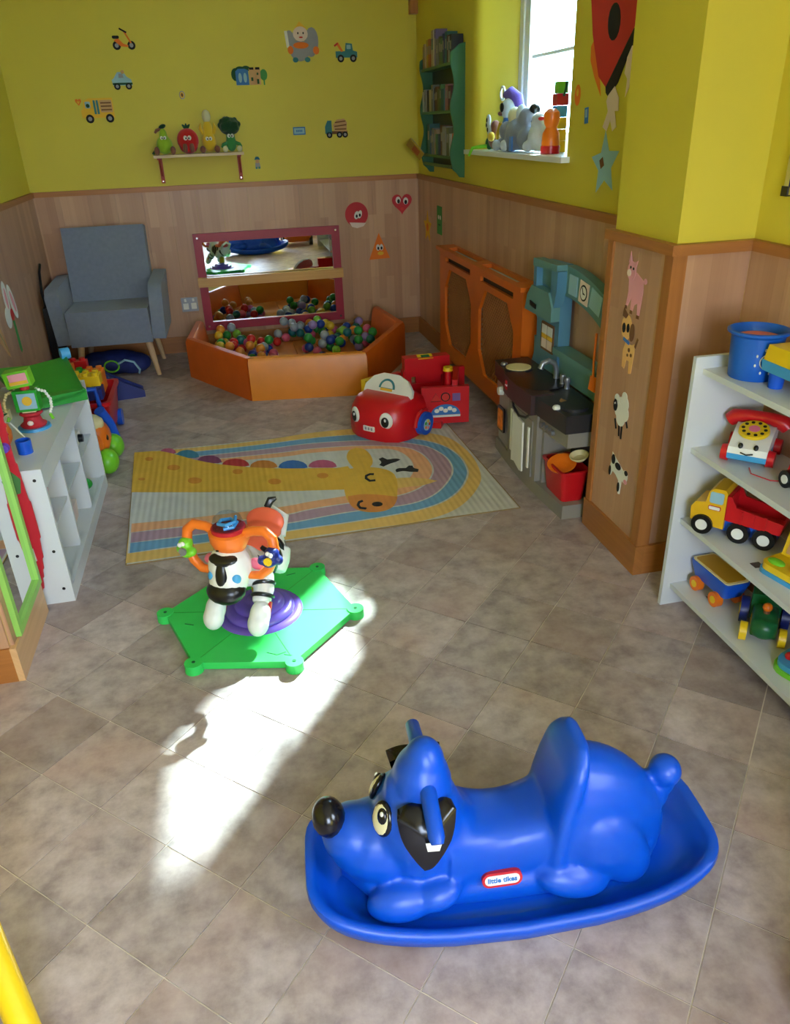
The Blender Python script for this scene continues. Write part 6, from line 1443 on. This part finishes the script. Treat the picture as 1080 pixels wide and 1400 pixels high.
for s in (-1, 1): B().tube([(s * .03, -.01, .06), (s * .055, -.03, .05), (s * .066, -.03, .03)], [.012, .013, .011], 8).obj('arm', 'plush_green', p); B().ell((s * .05 + .004, -.045, .021), (.019, .019, .021)).obj('foot', 'plush_cream', p)
eyes(p, -.036, .105, .012)

# ------------------------------------------------------------------ green bookcase on the right wall
MAT('bookcase_green', (36, 98, 58), .4, var=.05); MAT('bookcase_dark', (14, 36, 26), .5)
bcs = thing('wall_bookcase', 'green painted wall bookcase with scalloped sides beside the window', 'bookcase', (XR, 5.43, 1.25))
by0, by1 = 5.045, 5.800
sidepts = [(0, 1.248), (0, 1.983)]
fr = []
for k in range(33):
    t = k / 32; z = 1.935 - t * .62; fr.append((-.082 - .012 * cos((z - 1.385) / .2575 * 2 * pi), z))
prof = [(0, 1.248), (0, 1.983), (-.035, 1.975), (-.06, 1.955)] + fr + [(-.075, 1.295), (-.05, 1.275), (-.03, 1.25)]
for y in (by0, by1 - .016):
    B().prism([(z, -x) for x, z in prof], 0, .016, frame((XR, y + .016, 0), (0, 0, 1), (-1, 0, 0))).obj('side_panel', 'bookcase_green', bcs, smooth=False, world=True)
BZ = [1.885, 1.630, 1.372]
for z in BZ: B().span((XR - .088, by0 + .016, z - .016), (XR - .004, by1 - .016, z)).obj('shelf_board', 'bookcase_green', bcs, smooth=False, world=True)
B().span((XR - .080, by0 + .016, 1.300), (XR - .066, by1 - .016, 1.318)).obj('lower_rail', 'bookcase_green', bcs, smooth=False, world=True)
B().span((XR - .005, by0 + .016, 1.29), (XR - .001, by1 - .016, 1.95)).obj('back_panel', 'bookcase_dark', bcs, smooth=False, world=True)
TONES = dict(white=(205, 202, 195), cream=(214, 196, 150), orange=(205, 110, 50), yellow=(210, 175, 60), red=(170, 50, 50), teal=(50, 110, 110), blue=(60, 90, 150), grey=(125, 125, 125), black=(38, 38, 42), brown=(110, 72, 48), green=(70, 120, 75), pink=(190, 120, 130), lilac=(140, 120, 165), tan=(180, 150, 115), navy=(35, 45, 85), silver=(165, 168, 172), maroon=(100, 35, 45), olive=(110, 110, 60))
for n, c in TONES.items(): MAT('book_' + n, tuple(v * .84 for v in c), .6)
MAT('book_pages', (150, 144, 130), .8)
rnb = random.Random(5)
def book(tone, y, z, w, h, d, shelf, lean=0., dx=0., ysz=None):
    o = thing('book', '%s book standing on the %s shelf of the green bookcase' % (tone, shelf), 'book', (XR - .006 - d / 2 - dx, y, z), group='books in the green bookcase')
    o.rotation_euler = (lean, 0, 0)
    B().box((0, 0, h / 2), (d - .003, w - .003, h - .004)).obj('pages', 'book_pages', o, smooth=False)
    c_ = B(); c_.box((0, -w / 2 + .001, h / 2), (d, .002, h)); c_.box((0, w / 2 - .001, h / 2), (d, .002, h)); c_.box((-d / 2 + .001, 0, h / 2), (.002, w - .004, h)); c_.obj('cover', 'book_' + tone, o, smooth=False)
    if h > .13: B().box((-d / 2 - .0003, 0, h * .62), (.001, w * .6, h * .3)).obj('spine_label', 'book_pages' if tone not in ('white', 'cream') else 'book_teal', o, smooth=False)
    return o
rows = [('top', BZ[0], ['pink', 'tan', 'yellow', 'orange', 'red', 'cream', 'silver', 'lilac', 'grey', 'olive', 'green', 'navy', 'teal', 'brown', 'white', 'black'], (.13, .17)),
        ('middle', BZ[1], ['white', 'silver', 'tan', 'black', 'cream', 'grey', 'navy', 'brown', 'olive', 'green', 'teal', 'lilac', 'pink', 'maroon'], (.12, .155)),
        ('bottom', BZ[2], ['teal', 'blue', 'grey', 'tan', 'green', 'navy', 'brown', 'silver', 'olive', 'white'], (.12, .185))]
for nm, z, tones, (h0, h1) in rows:
    y = by1 - .022
    w_tot = (by1 - by0 - .05) if nm != 'bottom' else (by1 - by0 - .18)
    if nm == 'bottom': y -= .11
    ws_ = [rnb.uniform(.6, 1.4) for _ in tones]; sc = w_tot / sum(ws_)
    for t_, wq in zip(tones, ws_):
        w__ = wq * sc
        hh = rnb.uniform(h0, h1)
        if nm == 'top' and t_ in ('cream', 'silver', 'lilac'): hh = .20
        book(t_, y - w__ / 2, z + .0005, w__ - .0015, hh, rnb.uniform(.066, .076), nm)
        y -= w__
o = book('orange', by0 + .040, BZ[2] + .001, .010, .13, .07, 'bottom', RAD(12)); o['label'] = 'orange thin book leaning at the window end of the bottom shelf'
o = thing('book', 'open yellow picture book sticking out of the corner end of the bottom shelf', 'book', (XR - .085, by1 - .070, BZ[2] + .014), group='books in the green bookcase')
o.rotation_euler = (RAD(-28), RAD(-34), RAD(20))
B().box((-.03, .02, .055), (.006, .11, .14)).obj('cover', 'book_yellow', o, smooth=False); B().box((-.0250, .02, .055), (.004, .105, .135)).obj('pages', 'book_pages', o, smooth=False); B().box((-.0335, .02, .045), (.001, .07, .06)).obj('cover_picture', 'book_orange', o, smooth=False)

# ------------------------------------------------------------------ toys on the window sill
WS = WZ0 + .0125
def sill(n, lab, x, y, rz=0., cat='plush toy'): return thing(n, lab, cat, (x, y, WS), rz)
p = sill('plush_bird', 'purple and blue bird rattle toy with a white ring on the window sill', 1.660, 4.52)
b = B().ell((0, 0, .10), (.05, .05, .10)); b.obj('bird_body', 'plush_blue', p)
B().ell((-.01, 0, .205), (.045, .055, .055)).obj('bird_face', 'plush_pale', p)
B().tube([(-.02, .045, .275), (0, .01, .285), (.025, -.03, .255), (.035, -.05, .20), (.03, -.055, .15)], [.018, .032, .034, .028, .015], 12).obj('purple_crest', 'plush_purple', p)
B().ell((-.055, -.005, .215), (.010, .022, .024)).obj('eye', 'plastic_black', p); B().ell((-.05, .02, .185), (.018, .020, .012)).obj('beak', 'plush_brown', p)
B().tube([(-.02, .085 + .032 * cos(t), .285 + .032 * sin(t)) for t in [2 * pi * k / 18 for k in range(18)]], .007, 8, closed=True).obj('teething_ring', 'plastic_white', p)
B().tube([(-.045, .03, .14), (-.055, .055, .08), (-.05, .06, .04)], .012, 8).obj('scarf', 'plush_yellow', p)
p = sill('plush_butterfly', 'brown and spotted butterfly toy with a green tail leaning on the window sill', 1.618, 4.670)
b = B().ell((0, 0, .06), (.035, .045, .055)).ell((0, -.02, .12), (.03, .03, .035)); b.obj('insect_body', 'plush_brown', p, remesh=.006, smoo=5)
for q in ((-.02, .05, .13), (-.03, .0, .105), (-.025, .03, .155)): 
    w_ = B().ell(q, (.012, .026, .03), (0, 0, 0)).obj('spotted_wing', 'plush_pale', p); B().ell((q[0] - .011, q[1], q[2]), (.004, .010, .012)).obj('wing_spot', 'plastic_black', w_)
B().ell((-.03, -.035, .07), (.02, .03, .025)).obj('snout', 'plush_yellow', p); B().ell((-.01, .05, .035), (.025, .02, .035)).obj('foot', 'plastic_dark_green', p)
B().tube([(-.03, .04, .02), (-.07, .05, .018), (-.11, .065, .012), (-.13, .07, -.03)], [.010, .010, .009, .007], 8).obj('green_tail', 'plastic_lime', p)
p = sill('plush_elephant', 'grey elephant plush toy lying on the window sill', 1.640, 4.290)
b = B().ell((0, .02, .085), (.08, .12, .08)).ell((.02, -.055, .15), (.06, .075, .065)).ell((-.04, .10, .10), (.05, .055, .05)).ell((-.04, .16, .035), (.045, .06, .035)).ell((-.05, .03, .035), (.045, .05, .038)).ell((.0, -.10, .06), (.06, .06, .06))
b.obj('elephant_body', 'plush_grey', p, remesh=.008, smoo=7)
B().ell((-.02, .06, .17), (.035, .045, .045)).obj('elephant_face', 'plush_cream', p); B().ell((.0, .01, .175), (.03, .03, .05)).obj('ear', 'plush_pale', p); B().ell((.03, -.10, .195), (.03, .03, .03)).obj('dark_patch', 'plastic_black', p)
B().box((-.085, -.07, .04), (.006, .04, .07)).obj('blue_tag', 'plush_blue', p); B().ell((-.085, .035, .03), (.02, .035, .028)).obj('foot_pad', 'plush_pale', p); B().ell((-.08, .17, .03), (.02, .05, .028)).obj('foot_pad', 'plush_pale', p)
p = sill('plush_rabbit', 'white fluffy plush toy between the elephant and the orange bottle on the window sill', 1.650, 4.06)
b = B().ell((0, 0, .07), (.06, .075, .068)).ell((0, .01, .14), (.045, .05, .045)).ell((-.05, .03, .03), (.03, .03, .028)); b.obj('rabbit_body', 'plush_pale', p, remesh=.007, smoo=6)
B().ell((-.045, .01, .145), (.005, .006, .006)).obj('nose', 'plush_grey', p)
p = sill('duck_bottle', 'orange duck shaped bottle on the window sill', 1.620, 3.845, cat='toy bottle')
B().lathe([(.038, 0), (.044, .01), (.044, .05), (.040, .09), (.026, .115), (.034, .13), (.040, .155), (.036, .18), (.018, .195), (0, .197)], 24).obj('bottle_body', 'plastic_orange', p)
B().ell((-.042, .02, .155), (.018, .022, .010)).obj('duck_bill', 'plastic_red', p); B().ell((-.03, -.005, .168), (.006, .006, .007)).obj('eye', 'plastic_black', p); B().lathe([(.046, .0), (.047, .035), (.045, .036)], 24).obj('base_band', 'plastic_red', p)
p = sill('block_tower', 'tower of green red blue and yellow toy blocks by the window glass', 1.715, 3.965, cat='toy')
for k, (mt, w_, y_) in enumerate((('plastic_yellow', .05, 0), ('plastic_yellow', .05, 0), ('plastic_yellow', .05, 0), ('plastic_sky', .055, .01), ('plastic_red', .06, .008), ('plastic_lime', .05, .005))):
    B().box((0, y_, .026 + .052 * k), (w_, w_, .051)).obj('block', mt, p, bevel=.006)
B().tube([(0, -.03, .25), (0, -.05, .28), (0, -.055, .31)], .006, 8).obj('hook', 'plastic_dark_green', p)

# ------------------------------------------------------------------ things in the nearer half of the room (seen in the mirrors)
oc = thing('orange_playhouse_car', 'orange plastic ride-on car standing by the end of the toy shelf', 'ride-on toy', (1.10, .40, 0))
B().rings([[(x, y, z) for x, y in rrect(0, 0, w_, d_, .08, 5)] for w_, d_, z in ((.36, .50, .06), (.40, .56, .12), (.40, .56, .26), (.34, .48, .32))]).obj('car_body', 'plastic_orange', oc, angle=60)
B().rings([[(x, y, z) for x, y in rrect(0, .02, w_, d_, .06, 5)] for w_, d_, z in ((.30, .30, .31), (.24, .22, .48), (.22, .2, .5))]).obj('car_roof', 'plastic_orange', oc, angle=60)
for sx in (-1, 1):
    for sy in (-1, 1): B().cyl((sx * .17, sy * .17, .075), (sx * .22, sy * .17, .075), .075, n=24).obj('wheel', 'plastic_black', oc, bevel=.008)
bk2 = thing('storage_unit', 'pale wooden storage unit at the rear end of the room', 'storage unit', (1.38, -.75, 0))
for z in (.0, .30, .60): B().span((1.12, -1.1, z), (1.62, -.4, z + .02)).obj('shelf_board', 'melamine_white', bk2, smooth=False, world=True)
for y in (-1.1, -.76, -.42): B().span((1.12, y, .02), (1.62, y + .02, .60)).obj('upright', 'melamine_white', bk2, smooth=False, world=True)
bk3 = thing('dark_cupboard', 'dark brown cupboard against the rear wall', 'cupboard', (-.9, -1.35, 0))
B().box((0, 0, .45), (.9, .42, .9)).obj('carcass', 'book_brown', bk3, bevel=.006)
for s in (-1, 1):
    d_ = B().box((s * .22, .217, .45), (.42, .016, .82)).obj('door', 'book_brown', bk3, bevel=.004); B().cyl((s * .04, .225, .5), (s * .04, .245, .5), .012, n=12).obj('knob', 'chrome', d_)
